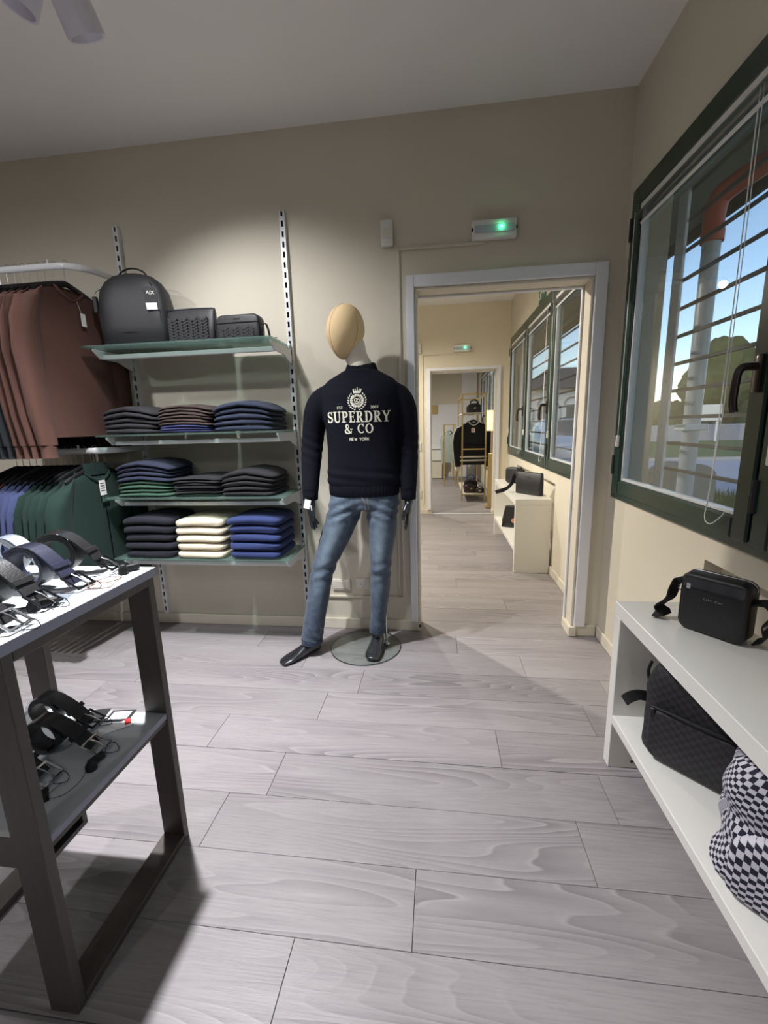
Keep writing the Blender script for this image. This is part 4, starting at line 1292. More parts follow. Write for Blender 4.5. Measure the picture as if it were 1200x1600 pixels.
for s in SL:
    x, y, z, r = s[-1]
    ribbed([((x, y, z+0.012), r*1.0, r*1.0, (0, 0)), ((x, y-0.002, z-0.01), r*0.95, r*0.97, (0, 0)), ((x, y-0.006, z-0.038), r*0.93, r*0.95, (0, 0)), ((x, y-0.006, z-0.040), r*0.8, r*0.8, (0, 0))], 20, 0.04, sweater, 'cuff', 100)
ribbed([((-0.399, MY+0.022, 1.556), 0.092, 0.078, (0, 0.15)), ((-0.399, MY+0.024, 1.575), 0.082, 0.071, (0, 0.2)), ((-0.399, MY+0.026, 1.598), 0.074, 0.066, (0, 0.22)), ((-0.399, MY+0.026, 1.602), 0.066, 0.058, (0, 0.22))], 30, 0.02, sweater, 'collar', 120)

# jeans: hips and two legs fused
jn = MB()
J = [(1.02, -0.402, 0.170, 0.100), (0.95, -0.402, 0.182, 0.110), (0.90, -0.402, 0.188, 0.113), (0.865, -0.402, 0.189, 0.110), (0.845, -0.402, 0.186, 0.100)]
jn.loft([[rel(p) for p in ell(cx, MY+0.005, z, rx, ry, 36, 0.85)] for z, cx, rx, ry in J])
LEGS = [[(-0.500, MY, 0.90, .094, .102), (-0.515, MY-.004, 0.83, .092, .102), (-0.548, MY-.010, 0.74, .084, .094), (-0.598, MY-.016, 0.63, .074, .082), (-0.642, MY-.022, 0.52, .065, .074), (-0.668, MY-.030, 0.42, .064, .072), (-0.690, MY-.045, 0.30, .062, .070), (-0.712, MY-.062, 0.18, .060, .066), (-0.727, MY-.072, 0.085, .060, .064)],
        [(-0.310, MY+.004, 0.90, .096, .102), (-0.306, MY, 0.82, .086, .100), (-0.308, MY-.004, 0.72, .077, .092), (-0.316, MY-.010, 0.62, .066, .080), (-0.322, MY-.008, 0.52, .059, .072), (-0.328, MY+.008, 0.44, .057, .070), (-0.338, MY+.016, 0.32, .053, .066), (-0.350, MY+.014, 0.20, .047, .056), (-0.356, MY+.010, 0.125, .045, .052)]]
for lg in LEGS:
    P = smooth_path([q[:3] for q in lg], 3)
    RX = [v.x for v in smooth_path([(q[3], 0, 0) for q in lg], 3)]
    RYY = [v.x for v in smooth_path([(q[4], 0, 0) for q in lg], 3)]
    jn.tube([rel(p) for p in P], RX, n=22, ry=RYY, up=(0, 1, 0))
me = fused(jn, 0.008, 4)
NR = [v.normal.copy() for v in me.vertices]
for v, nr in zip(me.vertices, NR):
    p = v.co+FO
    k = noise.noise(Vector((p.x*12, p.y*12, p.z*9)))*0.004
    w = math.exp(-((p.z-0.84)**2)/0.003)
    k += 0.0045*w*math.sin(p.z*120+abs(p.x+0.402)*55)
    w = math.exp(-((p.z-0.50)**2)/0.004)
    k += 0.004*w*math.sin(p.z*95-p.x*30)
    w = max(0, 1-(p.z/0.22))
    k += 0.004*w*math.sin(p.z*130+p.x*40)
    v.co += nr*k
att = me.attributes.new('fade', 'FLOAT', 'POINT')
def lerp_leg(lg, z):
    for a, b in zip(lg, lg[1:]):
        if a[2] >= z >= b[2]:
            t = (a[2]-z)/max(1e-6, a[2]-b[2])
            return a[0]+(b[0]-a[0])*t, a[3]+(b[3]-a[3])*t
    q = lg[0] if z > lg[0][2] else lg[-1]
    return q[0], q[3]
for i, v in enumerate(me.vertices):
    p = v.co+FO
    best = 0.12
    lg = LEGS[0] if p.x < -0.402 else LEGS[1]
    cx, rr = lerp_leg(lg, p.z)
    front = max(0, -NR[i].y)
    inn = math.exp(-((p.x-cx)**2)/(rr*rr*0.35))
    thigh = math.exp(-((p.z-0.66)**2)/0.022)
    shin = 0.45*math.exp(-((p.z-0.42)**2)/0.012)
    f = 0.16+0.62*front*inn*max(thigh, shin)+0.10*(1 if p.z > 0.86 else 0)
    for q in range(4):
        z0 = 0.865-0.022*q
        f += 0.20*front*math.exp(-((p.z-z0-0.12*(abs(p.x-(-0.402))-0.1))**2)/0.00003)*inn
    att.data[i].value = min(0.95, f)
M['seamd'] = mat('denim_thread', (92, 84, 78), 0.9)
jeans = link('jeans', me, M['denim'], fig)
bms = bmesh.new(); bms.from_mesh(me); JT = BVHTree.FromBMesh(bms); bms.free()
for lg in LEGS:
    x, y, z, rx, ry = lg[-1]
    MB().loft([[rel(p) for p in ell(x, y, z+0.010, rx*1.03, ry*1.03, 28)], [rel(p) for p in ell(x, y, z-0.014, rx*1.03, ry*1.03, 28)], [rel(p) for p in ell(x, y, z-0.016, rx*0.92, ry*0.92, 28)]]).build('turned_hem', M['denim'], jeans, smooth=True)
def seam_on(tree, pts, name, m, parent, r=0.0012, d=(0, 1, 0)):
    out = []
    for p in pts:
        h = tree.ray_cast(rel(p), Vector(d))
        if h[0] is not None: out.append(h[0]-Vector(d)*0.0005)
    if len(out) > 2: return MB().tube(out, r, n=5).build(name, m, parent)
seam_on(JT, [(-0.402+0.02*math.sin(t*3), 1.9, 0.93-0.12*t) for t in [i/12 for i in range(13)]], 'fly_seam', M['stitch'], jeans)
seam_on(JT, [(-0.372+0.008*t, 1.9, 0.93-0.08*t) for t in [i/10 for i in range(11)]], 'fly_stitch', M['stitch'], jeans)
# inner seam of each leg (seen where the legs part)
for li, lg in enumerate(LEGS):
    sgn = 1 if li == 0 else -1
    pts = [(lerp_leg(lg, 0.76-0.66*t)[0]+sgn*lerp_leg(lg, 0.76-0.66*t)[1]*0.86, 1.9, 0.76-0.66*t) for t in [i/30 for i in range(31)] if 0.76-0.66*t > lg[-1][2]]
    seam_on(JT, pts, 'inner_seam', M['seamd'], jeans, 0.0009)

# head: linen egg with piping, tilted on a jersey neck
HC = Vector((-0.468, MY-0.004, 1.758))
RM = Matrix.Rotation(math.radians(8), 4, 'Y') @ Matrix.Rotation(math.radians(-16), 4, 'Z') @ Matrix.Rotation(math.radians(4), 4, 'X')
def head_pt(th, ph):
    """th 0 at crown .. PI at chin, ph azimuth (0 = face direction)"""
    z = math.cos(th)
    r = math.sin(th)
    low = max(0, -z)
    wx = 0.094*(1-0.30*low**1.6)
    fy = 0.112*(1-0.20*low**1.4)
    by = 0.112*(1-0.48*low**1.2)
    x = math.sin(ph)*r*wx
    yf = -math.cos(ph)*r
    y = yf*(fy if yf < 0 else by)
    y -= 0.012*low
    zz = z*(0.128 if z > 0 else 0.138)
    return Vector((x, y, zz))
mb = MB()
nR, nA = 24, 40
mb.loft([[rel(HC)+(RM.to_3x3() @ head_pt(max(0.03, min(PI-0.03, PI*i/nR)), 2*PI*k/nA)) for k in range(nA)] for i in range(nR+1)])
head = mb.build('head', M['linen'], fig, smooth=True, ang=80)
for ph in (-0.36, 1.22):
    pts = []
    for i in range(2, 26):
        th = PI*i/27
        q = head_pt(th, ph*(1.0+0.35*math.sin(th)*0))*1.004
        pts.append(rel(HC)+(RM.to_3x3() @ q))
    MB().tube(pts, 0.0012, n=6).build('seam', M['seam'], head, smooth=True)
pts = [rel(HC)+(RM.to_3x3() @ (head_pt(PI*i/40, PI)*1.004)) for i in range(2, 36)]
MB().tube(pts, 0.0012, n=6).build('seam', M['seam'], head, smooth=True)
MB().tube([rel(p) for p in smooth_path([(-0.440, MY+0.020, 1.700), (-0.428, MY+0.022, 1.650), (-0.410, MY+0.024, 1.600), (-0.402, MY+0.024, 1.560)], 4)], [0.062]*4+[0.058]*4+[0.064]*4+[0.075], n=24, up=(0, 1, 0)).build('neck', M['neck'], fig, smooth=True)

# hands
def hand(wr, side, name):
    """hanging hand: wr wrist centre, side -1 = image left; palm turned to the thigh"""
    mb = MB()
    w = Vector(wr)
    s = side
    mb.tube([rel(w+Vector(q)) for q in ((0, 0, 0.035), (0, 0, 0.0), (-s*0.002, -0.004, -0.03), (-s*0.004, -0.010, -0.065), (-s*0.006, -0.012, -0.085))], [0.026, 0.024, 0.022, 0.019, 0.015], n=14, ry=[0.030, 0.028, 0.038, 0.042, 0.036], up=(0, 1, 0))
    base = w+Vector((-s*0.005, -0.012, -0.078))
    for j, (dy, ln, sp, cu) in enumerate(((-0.030, 0.068, -0.012, 0.010), (-0.011, 0.078, -0.004, 0.016), (0.009, 0.074, 0.004, 0.020), (0.027, 0.058, 0.010, 0.022))):
        p0 = base+Vector((0, dy, 0.012))
        p1 = base+Vector((-s*0.002, dy+sp*0.4, -ln*0.42))
        p2 = base+Vector((-s*cu*0.5-s*0.002, dy+sp*0.8, -ln*0.76))
        p3 = base+Vector((-s*cu, dy+sp, -ln))
        mb.tube([rel(p) for p in (p0, p1, p2, p3)], [0.0095, 0.0088, 0.0080, 0.0062], n=10, up=(0, 1, 0))
    t0 = w+Vector((-s*0.008, -0.030, -0.020))
    t1 = w+Vector((-s*0.020, -0.052, -0.048))
    t2 = w+Vector((-s*0.026, -0.060, -0.078))
    t3 = w+Vector((-s*0.026, -0.058, -0.100))
    mb.tube([rel(p) for p in (t0, t1, t2, t3)], [0.014, 0.012, 0.0100, 0.0070], n=10, up=(0, 1, 0))
    me = fused(mb, 0.0034, 2)
    return link(name, me, M['gloss'], fig)
hl = hand((-0.692, MY-0.042, 0.890), -1, 'hand')
hand((-0.157, MY-0.036, 0.890), 1, 'hand')
MB().cbox((0, 0, 0), (0.034, 0.001, 0.050), M=Matrix.Translation(rel((-0.700, MY-0.088, 0.880))) @ Matrix.Rotation(0.25, 4, 'Y')).build('wrist_sticker', M['paper'], hl)

# feet
def foot(heel, toe, ank, name, lift=0.0):
    h, t = Vector(heel), Vector(toe)
    d = (t-h); L = d.length; d.normalize()
    sd = d.cross(Vector((0, 0, 1)))
    mb = MB()
    spec = [(-0.02, 0.030, 0.030, 0.038), (0.06, 0.034, 0.040, 0.044), (0.20, 0.036, 0.042, 0.047), (0.40, 0.037, 0.032, 0.038), (0.60, 0.043, 0.022, 0.028), (0.78, 0.046, 0.016, 0.020), (0.92, 0.038, 0.012, 0.014), (1.0, 0.020, 0.008, 0.011)]
    rings = []
    for u, hw, hh, cz in spec:
        c = h+d*(L*u)
        rings.append([rel(c+sd*(math.cos(2*PI*k/18)*hw)+Vector((0, 0, cz+math.sin(2*PI*k/18)*hh))) for k in range(18)])
    mb.loft(rings)
    a = Vector(ank)
    mb.tube([rel(p) for p in (h+d*(L*0.17)+Vector((0, 0, 0.035)), (h+d*(L*0.15)).lerp(a, 0.5)+Vector((0, 0, 0.02)), a)], [0.036, 0.034, 0.036], n=16, up=(0, 1, 0))
    for j in range(5):
        off = (j-2)*0.016
        p = h+d*(L*(0.86-0.012*abs(j-1)**1.3))+sd*off
        q = h+d*(L*(1.0-0.02*abs(j-1)**1.3))+sd*(off*0.9)
        mb.tube([rel(p+Vector((0, 0, 0.014))), rel(q+Vector((0, 0, 0.010)))], [0.0105, 0.008], n=8)
    me = fused(mb, 0.0045, 2)
    zmin = min(v.co.z for v in me.vertices)
    for v in me.vertices: v.co.z += lift-zmin
    return link(name, me, M['gloss'], fig)
foot((-0.705, 2.245, 0.0), (-0.868, 2.070, 0.0), (-0.727, MY-0.072, 0.12), 'foot', 0.001)
foot((-0.355, 2.335, 0.0), (-0.372, 2.135, 0.0), (-0.356, MY+0.010, 0.16), 'foot', 0.0105)

# base
MB().lathe([(0.0, 0.0005), (0.203, 0.0005), (0.206, 0.003), (0.206, 0.0075), (0.203, 0.010), (0.0, 0.010)], 64, rel((-0.430, 2.300, 0.0))).build('glass_base', M['discglass'], fig, smooth=True, ang=30)
MB().tube([rel((-0.430+0.2055*math.cos(2*PI*k/64), 2.300+0.2055*math.sin(2*PI*k/64), 0.0052)) for k in range(64)], 0.0022, n=6, closed=True).build('base_rim', M['gun'], fig, smooth=True)
rod = MB().tube([rel((-0.310, 2.330, 0.010)), rel((-0.310, 2.330, 0.24))], 0.006, n=10)
rod.lathe([(0.018, 0.010), (0.018, 0.014), (0.010, 0.022), (0.0, 0.022)], 16, rel((-0.310, 2.330, 0.0)))
rod.build('support_rod', M['chrome'], fig, smooth=True)

# ------------------------------------------------------------------ chest print
def strip(pts, w):
    """thick polyline -> quads in the print plane; w number or list"""
    P = [Vector((p[0], p[1], 0)) for p in pts]
    q = []
    n = len(P)
    L_, R_ = [], []
    for i, p in enumerate(P):
        t = (P[min(i+1, n-1)]-P[max(i-1, 0)]).normalized()
        nn = Vector((-t.y, t.x, 0))
        ww = (w[i] if isinstance(w, list) else w)/2
        L_.append(p+nn*ww); R_.append(p-nn*ww)
    for i in range(n-1):
        q.append([L_[i][:2], L_[i+1][:2], R_[i+1][:2], R_[i][:2]])
    return q
def rc(x0, y0, x1, y1): return [[(x0, y0), (x1, y0), (x1, y1), (x0, y1)]]
def ea(cx, cy, rx, ry, a0, a1, n=12): return [(cx+rx*math.cos(math.radians(a0+(a1-a0)*i/n)), cy+ry*math.sin(math.radians(a0+(a1-a0)*i/n))) for i in range(n+1)]
TH, TN, SE = 0.17, 0.09, 0.08
def sw_arc(cx, cy, rx, ry, a0, a1, n=14):
    """stroke thick on the sides, thin at top and bottom"""
    pts = ea(cx, cy, rx, ry, a0, a1, n)
    ws = [TN+(TH-TN)*abs(math.cos(math.radians(a0+(a1-a0)*i/n)))**1.3 for i in range(n+1)]
    return strip(pts, ws)
def glyph(ch):
    if ch == 'S':
        pts = ea(0.30, 0.74, 0.20, 0.21, 25, 250, 10)+ea(0.30, 0.27, 0.22, 0.23, 80, -160, 12)
        n = len(pts)
        return strip(pts, [TN+(TH-TN)*math.sin(PI*i/(n-1))**2 for i in range(n)])+rc(0.46, 0.68, 0.53, 1.0)+rc(0.05, 0.0, 0.12, 0.32), 0.58
    if ch == 'U':
        return rc(0.12, 0.30, 0.29, 1.0)+rc(0.60, 0.30, 0.69, 1.0)+strip(ea(0.425, 0.30, 0.22, 0.26, 180, 360, 12), [TH-(TH-TN)*i/12 for i in range(13)])+rc(0.02, 0.93, 0.39, 1.0)+rc(0.51, 0.93, 0.78, 1.0), 0.80
    if ch == 'P':
        return rc(0.12, 0, 0.29, 1.0)+rc(0.02, 0, 0.41, SE)+rc(0.02, 0.93, 0.35, 1.0)+strip([(0.29, 0.955), (0.36, 0.955)], TN)+strip([(0.29, 0.475), (0.36, 0.475)], TN)+sw_arc(0.35, 0.715, 0.20, 0.24, 90, -90), 0.66
    if ch == 'E':
        return rc(0.12, 0, 0.29, 1.0)+rc(0.02, 0, 0.60, SE)+rc(0.02, 1-SE, 0.58, 1.0)+rc(0.29, 0.47, 0.44, 0.55)+rc(0.53, 0, 0.60, 0.26)+rc(0.51, 0.76, 0.58, 1.0)+rc(0.42, 0.38, 0.48, 0.64), 0.64
    if ch == 'R':
        return rc(0.12, 0, 0.29, 1.0)+rc(0.02, 0, 0.40, SE)+rc(0.02, 0.93, 0.35, 1.0)+strip([(0.29, 0.955), (0.36, 0.955)], TN)+strip([(0.29, 0.50), (0.36, 0.50)], TN)+sw_arc(0.35, 0.73, 0.19, 0.225, 90, -90)+strip([(0.36, 0.50), (0.47, 0.32), (0.58, 0.06)], [0.13, 0.16, 0.17])+rc(0.50, 0, 0.76, SE), 0.76
    if ch == 'D':
        return rc(0.12, 0, 0.29, 1.0)+rc(0.02, 0, 0.35, SE)+rc(0.02, 0.92, 0.35, 1.0)+sw_arc(0.34, 0.5, 0.32, 0.455, 90, -90, 16), 0.78
    if ch == 'Y':
        return strip([(0.12, 0.97), (0.36, 0.44)], 0.17)+strip([(0.62, 0.97), (0.38, 0.44)], 0.09)+rc(0.28, 0, 0.45, 0.48)+rc(0.17, 0, 0.56, SE)+rc(0.0, 0.93, 0.28, 1.0)+rc(0.50, 0.93, 0.74, 1.0), 0.74
    if ch == 'C':
        return sw_arc(0.42, 0.5, 0.33, 0.455, 48, 315, 22)+rc(0.60, 0.68, 0.67, 1.0), 0.74
    if ch == 'O':
        return sw_arc(0.42, 0.5, 0.33, 0.455, 0, 360, 28), 0.84
    if ch == '&':
        pts = [(0.86, 0.30), (0.78, 0.14), (0.62, 0.05), (0.42, 0.03), (0.22, 0.10), (0.15, 0.25), (0.22, 0.40), (0.40, 0.53), (0.52, 0.66), (0.54, 0.80), (0.45, 0.93), (0.32, 0.93), (0.25, 0.80), (0.30, 0.62), (0.48, 0.36), (0.66, 0.16), (0.84, 0.03)]
        P = smooth_path([(x, y, 0) for x, y in pts], 3)
        n = len(P)
        return strip([(p.x, p.y) for p in P], [0.07+0.09*math.sin(PI*min(1, i/(n*0.55)))**2+(0.08 if i > n*0.62 else 0) for i in range(n)])+rc(0.70, 0.42, 0.95, 0.49), 0.98
    return [], 0.30
def word(txt, cx, y, h, track=0.05):
    tot = sum(glyph(c)[1] for c in txt)+track*(len(txt)-1)
    x = cx-tot*h/2
    out = []
    for c in txt:
        q, a = glyph(c)
        out += [[(x+px*h, y+py*h) for px, py in poly] for poly in q]
        x += (a+track)*h
    return out
def lay_print(polys, name, lift=0.0012):
    """print lies on the knit: every corner dropped on to the sweater surface"""
    mb = MB()
    cache = {}
    for poly in polys:
        pts = []
        for x, z in poly:
            h = SWT.ray_cast(rel((x, 1.8, z)), Vector((0, 1, 0)))
            if h[0] is None: break
            pts.append(h[0]-Vector((0, lift, 0)))
        if len(pts) == len(poly):
            mb.loft([pts, [p+Vector((0, 0.0008, 0)) for p in pts]])
    return mb.build(name, M['print'], sweater)
def bf_word(txt, cx, z, size):
    """plain sans capitals from simple strokes"""
    G = {'N': [[(0, 0), (0, 1)], [(0, 1), (.6, 0)], [(.6, 0), (.6, 1)]], 'E': [[(0, 0), (0, 1)], [(0, 1), (.5, 1)], [(0, .5), (.42, .5)], [(0, 0), (.5, 0)]],
         'W': [[(0, 1), (.2, 0)], [(.2, 0), (.4, .8)], [(.4, .8), (.6, 0)], [(.6, 0), (.8, 1)]], 'Y': [[(0, 1), (.3, .5)], [(.6, 1), (.3, .5)], [(.3, .5), (.3, 0)]],
         'O': [[(.33+.33*math.cos(a*PI/6), .5+.5*math.sin(a*PI/6)) for a in range(13)]], 'R': [[(0, 0), (0, 1)], [(0, 1), (.4, 1), (.55, .88), (.55, .66), (.4, .52), (0, .52)], [(.3, .52), (.58, 0)]],
         'K': [[(0, 0), (0, 1)], [(.56, 1), (0, .42)], [(.2, .62), (.6, 0)]], 'S': [[(.55, .85), (.4, 1), (.15, 1), (.02, .85), (.05, .65), (.5, .38), (.57, .2), (.42, 0), (.15, 0), (0, .14)]],
         'T': [[(0, 1), (.6, 1)], [(.3, 1), (.3, 0)]], '2': [[(.02, .82), (.14, 1), (.4, 1), (.55, .84), (.5, .6), (0, 0), (.57, 0)]], '0': [[(.28+.28*math.cos(a*PI/6), .5+.5*math.sin(a*PI/6)) for a in range(13)]],
         '7': [[(0, 1), (.55, 1), (.2, 0)]]}
    W_ = {'W': .8, 'O': .66, ' ': .4}
    tot = sum(W_.get(c, .58)+.28 for c in txt)-.28
    x = cx-tot*size/2
    out = []
    for c in txt:
        for s in G.get(c, []):
            out += [[(x+px*size, z+pz*size) for px, pz in q] for q in strip(s, 0.19)]
        x += (W_.get(c, .58)+.28)*size
    return out
PX = -0.399
lay_print(word('SUPERDRY', PX, 1.302, 0.0535, 0.04), 'lettering_main')
lay_print(word('&', PX-0.050, 1.247, 0.046, 0.05)+word('CO', PX+0.037, 1.247, 0.047, 0.10), 'lettering_second')
lay_print(bf_word('NEW YORK', PX+0.004, 1.211, 0.0145), 'lettering_city')
lay_print(bf_word('EST', PX-0.088, 1.368, 0.0115), 'lettering_est')
lay_print(bf_word('2007', PX+0.086, 1.368, 0.0115), 'lettering_year')
cr = []
CX, CZ = PX, 1.406
def ring2(cx, cz, r, w, n=26): return strip([(cx+r*math.cos(2*PI*i/n), cz+r*math.sin(2*PI*i/n)) for i in range(n+1)], w)
cr += ring2(CX, CZ, 0.0285, 0.0035)+ring2(CX, CZ, 0.0215, 0.0022)
for k in range(14):        # lettered band
    a = 2*PI*k/14
    cr += [[(CX+0.0252*math.cos(a+d)+e*0.0016*math.cos(a), CZ+0.0252*math.sin(a+d)+e*0.0016*math.sin(a)) for d, e in ((-.09, -1), (.09, -1), (.09, 1), (-.09, 1))]]
for dx, dz, r in ((-0.006, 0.003, 0.0075), (0.006, 0.001, 0.0075)):
    cr += ring2(CX+dx, CZ+dz, r, 0.0032, 12)
cr += strip([(CX-0.013, CZ-0.010), (CX, CZ-0.014), (CX+0.013, CZ-0.010)], 0.004)
for s in (-1, 1):          # laurel
    for k in range(9):
        a = math.radians(-82+k*15.5)
        for rr_, da, ln in ((0.040, 0.0, 0.013), (0.034, 0.5, 0.010)):
            x, z = CX+s*rr_*math.cos(a), CZ+rr_*math.sin(a)
            dirx, dirz = -math.sin(a)*0.8+math.cos(a)*(0.6 if da == 0 else -0.3), math.cos(a)*0.8+math.sin(a)*(0.6 if da == 0 else -0.3)
            l = math.hypot(dirx, dirz); dirx, dirz = dirx/l, dirz/l
            nx, nz = -dirz, dirx
            cr += [[(x, z), (x+s*(dirx*ln*.5+nx*.0032), z+dirz*ln*.5+nz*.0032), (x+s*dirx*ln, z+dirz*ln), (x+s*(dirx*ln*.5-nx*.0032), z+dirz*ln*.5-nz*.0032)]]
# crown
cr += rc(CX-0.018, CZ+0.036, CX+0.018, CZ+0.040)
for k, (dx, hh) in enumerate(((-0.017, 0.012), (-0.009, 0.014), (0, 0.019), (0.009, 0.014), (0.017, 0.012))):
    cr += [[(CX+dx*0.9-0.004, CZ+0.041), (CX+dx*0.9+0.004, CZ+0.041), (CX+dx*1.15+0.0015, CZ+0.041+hh), (CX+dx*1.15-0.0015, CZ+0.041+hh)]]
    cr += [[(CX+dx*1.15+0.0028*math.cos(2*PI*i/6), CZ+0.043+hh+0.0028*math.sin(2*PI*i/6)) for i in range(6)]]
lay_print(cr, 'crest')
# ------------------------------------------------------------------ belt table
TX0, TX1, TY0, TY1 = -1.252, -0.806, 0.630, 1.070
TZ = 0.905
tbl = empty('display_table', (TX0, TY0, 0), label='small two-tier display table with dark wooden loop legs and pale top', cat='table')
tr_ = lambda v: (v[0]-TX0, v[1]-TY0, v[2])
lx, ly = TX1-TX0, TY1-TY0
MB().box(-0.004, lx+0.006, -0.012, ly+0.006, TZ-0.024, TZ, bev=0.0015).build('tabletop', M['concrete'], tbl)
def strip_box(mb, a, b, c, d, e, f): return mb.box(a, b, c, d, e, f, bev=0.001)
et = MB()
et.box(lx+0.0062, lx+0.0075, -0.012, ly+0.006, TZ-0.0235, TZ-0.0005)
et.box(-0.004, lx+0.006, -0.0135, -0.0122, TZ-0.0235, TZ-0.0005)
et.build('edge_band', M['edge'], tbl)
for nm, x0 in (('right', lx-0.070), ('left', 0.0)):
    fr = empty('loop_frame', (0, 0, 0), parent=tbl)
    MB().box(x0, x0+0.070, 0, 0.024, 0.0005, TZ-0.0245, bev=0.0015).build('leg', M['ash'], fr)
    MB().box(x0, x0+0.070, ly-0.024, ly, 0.0005, TZ-0.0245, bev=0.0015).build('leg', M['ash'], fr)
    MB().box(x0, x0+0.070, 0.0242, ly-0.0242, 0.0005, 0.022, bev=0.0015).build('floor_bar', M['ash'], fr)
    MB().box(x0, x0+0.070, 0.0242, ly-0.0242, TZ-0.048, TZ-0.0245, bev=0.0015).build('top_bar', M['ash'], fr)
SZ = 0.458
MB().box(0.004, lx-0.004, 0.0245, ly-0.0245, SZ-0.018, SZ, bev=0.001).build('lower_shelf', M['concrete'], tbl)
es = MB()
es.box(lx-0.0036, lx-0.0024, 0.0245, ly-0.0245, SZ-0.0178, SZ-0.0005)
es.build('shelf_edge_band', M['edge'], tbl)
MB().box(0.006, lx-0.006, 0.0245, ly-0.0245, SZ-0.034, SZ-0.0182, bev=0.001).build('shelf_bearer', M['ash'], tbl)
# hollow box tube under the shelf
hb = MB()
yt0, yt1, zt0, zt1 = 0.030, 0.150, SZ-0.105, SZ-0.0345
hb.box(0.03, lx-0.045, yt0, yt1, zt1-0.012, zt1); hb.box(0.03, lx-0.045, yt0, yt1, zt0, zt0+0.012)
hb.box(0.03, lx-0.045, yt0, yt0+0.012, zt0+0.0121, zt1-0.0121); hb.box(0.03, lx-0.045, yt1-0.012, yt1, zt0+0.0121, zt1-0.0121)
hb.build('box_tube', M['ash'], tbl)

# ------------------------------------------------------------------ belts
def belt(loc, rz, m_out, m_edge, buckle, label, r0=0.046, turns=3.0, width=0.042, tail=0.075, slope=0.55, clip=True, th=0.0040, braid=False, mb_buckle='gun'):
    """coiled belt standing on edge: spiral in the local x-z plane, strap leaving the top towards +x and dropping to the buckle"""
    root = empty('coiled_belt', loc, rz, label=label, cat='belt', group='coiled belts on the display table')
    pts = []
    n = int(turns*28)
    gap = th*1.25
    for i in range(n+1):
        t = i/n
        a = PI/2 - 0.35 + 2*PI*turns*(1-t) 
        r = r0-gap*turns*(1-t)
        pts.append(Vector((math.cos(a)*r, 0, r0+th/2+math.sin(a)*r)))
    # strap from the top of the coil down to the table
    e = pts[-1]
    end = Vector((r0+tail, 0, 0.012))
    tang = (pts[-1]-pts[-2]).normalized()
    for i in range(1, 11):
        t = i/10
        h0, h1 = e, end
        p = h0*(1-t)**2 + (h0+tang*tail*0.55)*2*t*(1-t) + h1*t*t
        pts.append(p)
    MB().ribbon(pts, (0, 1, 0), width, th).build('strap', m_out, root, smooth=True, ang=50)
    d = (pts[-1]-pts[-2]).normalized()
    # keeper loop
    k = pts[-4]
    Mk = Matrix.Translation(k) @ d.to_track_quat('X', 'Z').to_matrix().to_4x4()
    kb = MB()
    kb.cbox((0, 0, 0.006), (0.014, width+0.008, 0.003), 0.001, M=Mk); kb.cbox((0, width/2+0.004, 0.002), (0.014, 0.002, 0.009), M=Mk); kb.cbox((0, -width/2-0.004, 0.002), (0.014, 0.002, 0.009), M=Mk)
    kb.build('keeper', m_edge, root)
    bp0 = pts[-2]+Vector((0, 0, 0.004))
    dzb = -(bp0.z-0.0055)
    d2 = Vector((math.sqrt(max(1e-6, 0.052**2-dzb*dzb)), 0, dzb)).normalized()
    Mt = Matrix.Translation(bp0) @ d2.to_track_quat('X', 'Z').to_matrix().to_4x4()
    bk = MB()
    W, Lb = width+0.014, 0.048
    bk.cbox((0.0, 0, 0), (0.006, W, 0.006), 0.0015, M=Mt); bk.cbox((Lb, 0, 0.0), (0.006, W, 0.006), 0.0015, M=Mt)
    for s in (-1, 1): bk.cbox((Lb/2, s*(W/2-0.003), 0), (Lb, 0.006, 0.005), 0.0015, M=Mt)
    bko = bk.build('buckle', M[buckle], root)
    MB().tube([Mt @ Vector((0.002, 0, 0.004)), Mt @ Vector((0.02, 0, 0.007)), Mt @ Vector((Lb+0.004, 0, 0.005))], 0.0022, n=8).build('prong', M['chrome'], bko, smooth=True)
    if clip:
        # clear plastic hanger wrapped over the coil
        cp = [Vector((math.cos(a)*(r0+0.005), 0, r0+math.sin(a)*(r0+0.005))) for a in [PI*1.02-PI*0.86*i/14 for i in range(15)]]
        cp += [Vector((r0+0.02, 0, r0*1.15)), Vector((r0+tail*0.6, 0, 0.045))]
        MB().ribbon(cp, (0, 1, 0), width+0.008, 0.0012).build('clear_hanger', M['clear'], root, smooth=True, ang=50)
        rim = [p+Vector((0, -(width+0.008)/2, 0)) for p in cp]
        MB().tube(rim, 0.0009, n=6).build('hanger_rim', M['clear'], root, smooth=True)
    # wire loop with security puck
    lp = [Mt @ Vector((Lb+0.004+0.016*(1-math.cos(a)), 0.016*math.sin(a), 0.010+0.006*math.sin(2*a))) for a in [2*PI*i/18 for i in range(18)]]
    lp = [Vector((p.x, p.y, max(0.0030, p.z))) for p in lp]
    MB().tube(lp, 0.0009, n=5, closed=True).build('wire_loop', M['gun'], root, smooth=True)
    return root
zt_ = TZ+0.0010
M['b_blue'] = mat('navy_belt_leather', (44, 46, 66), 0.35, bump=0.08, bscale=200)
M['b_print'] = checker_mat('printed_belt', (40, 40, 46), (170, 172, 180), 60)
b1 = belt((-1.035, 1.015, zt_), 0.22, M['leather'], M['leather'], 'gun', 'black coiled belt at the far corner of the table with clear hanger', r0=0.056, turns=3.6, tail=0.060)
b2 = belt((-1.010, 0.905, zt_), 0.02, M['b_blue'], M['b_blue'], 'gun', 'navy coiled belt in the middle of the table top', r0=0.054, turns=2.6, tail=0.062)
b3 = belt((-1.000, 0.790, zt_), 0.05, M['leather'], M['leather'], 'gun', 'black coiled belt with wide square buckle nearest the table\'s middle edge', r0=0.054, turns=3.0, tail=0.066)
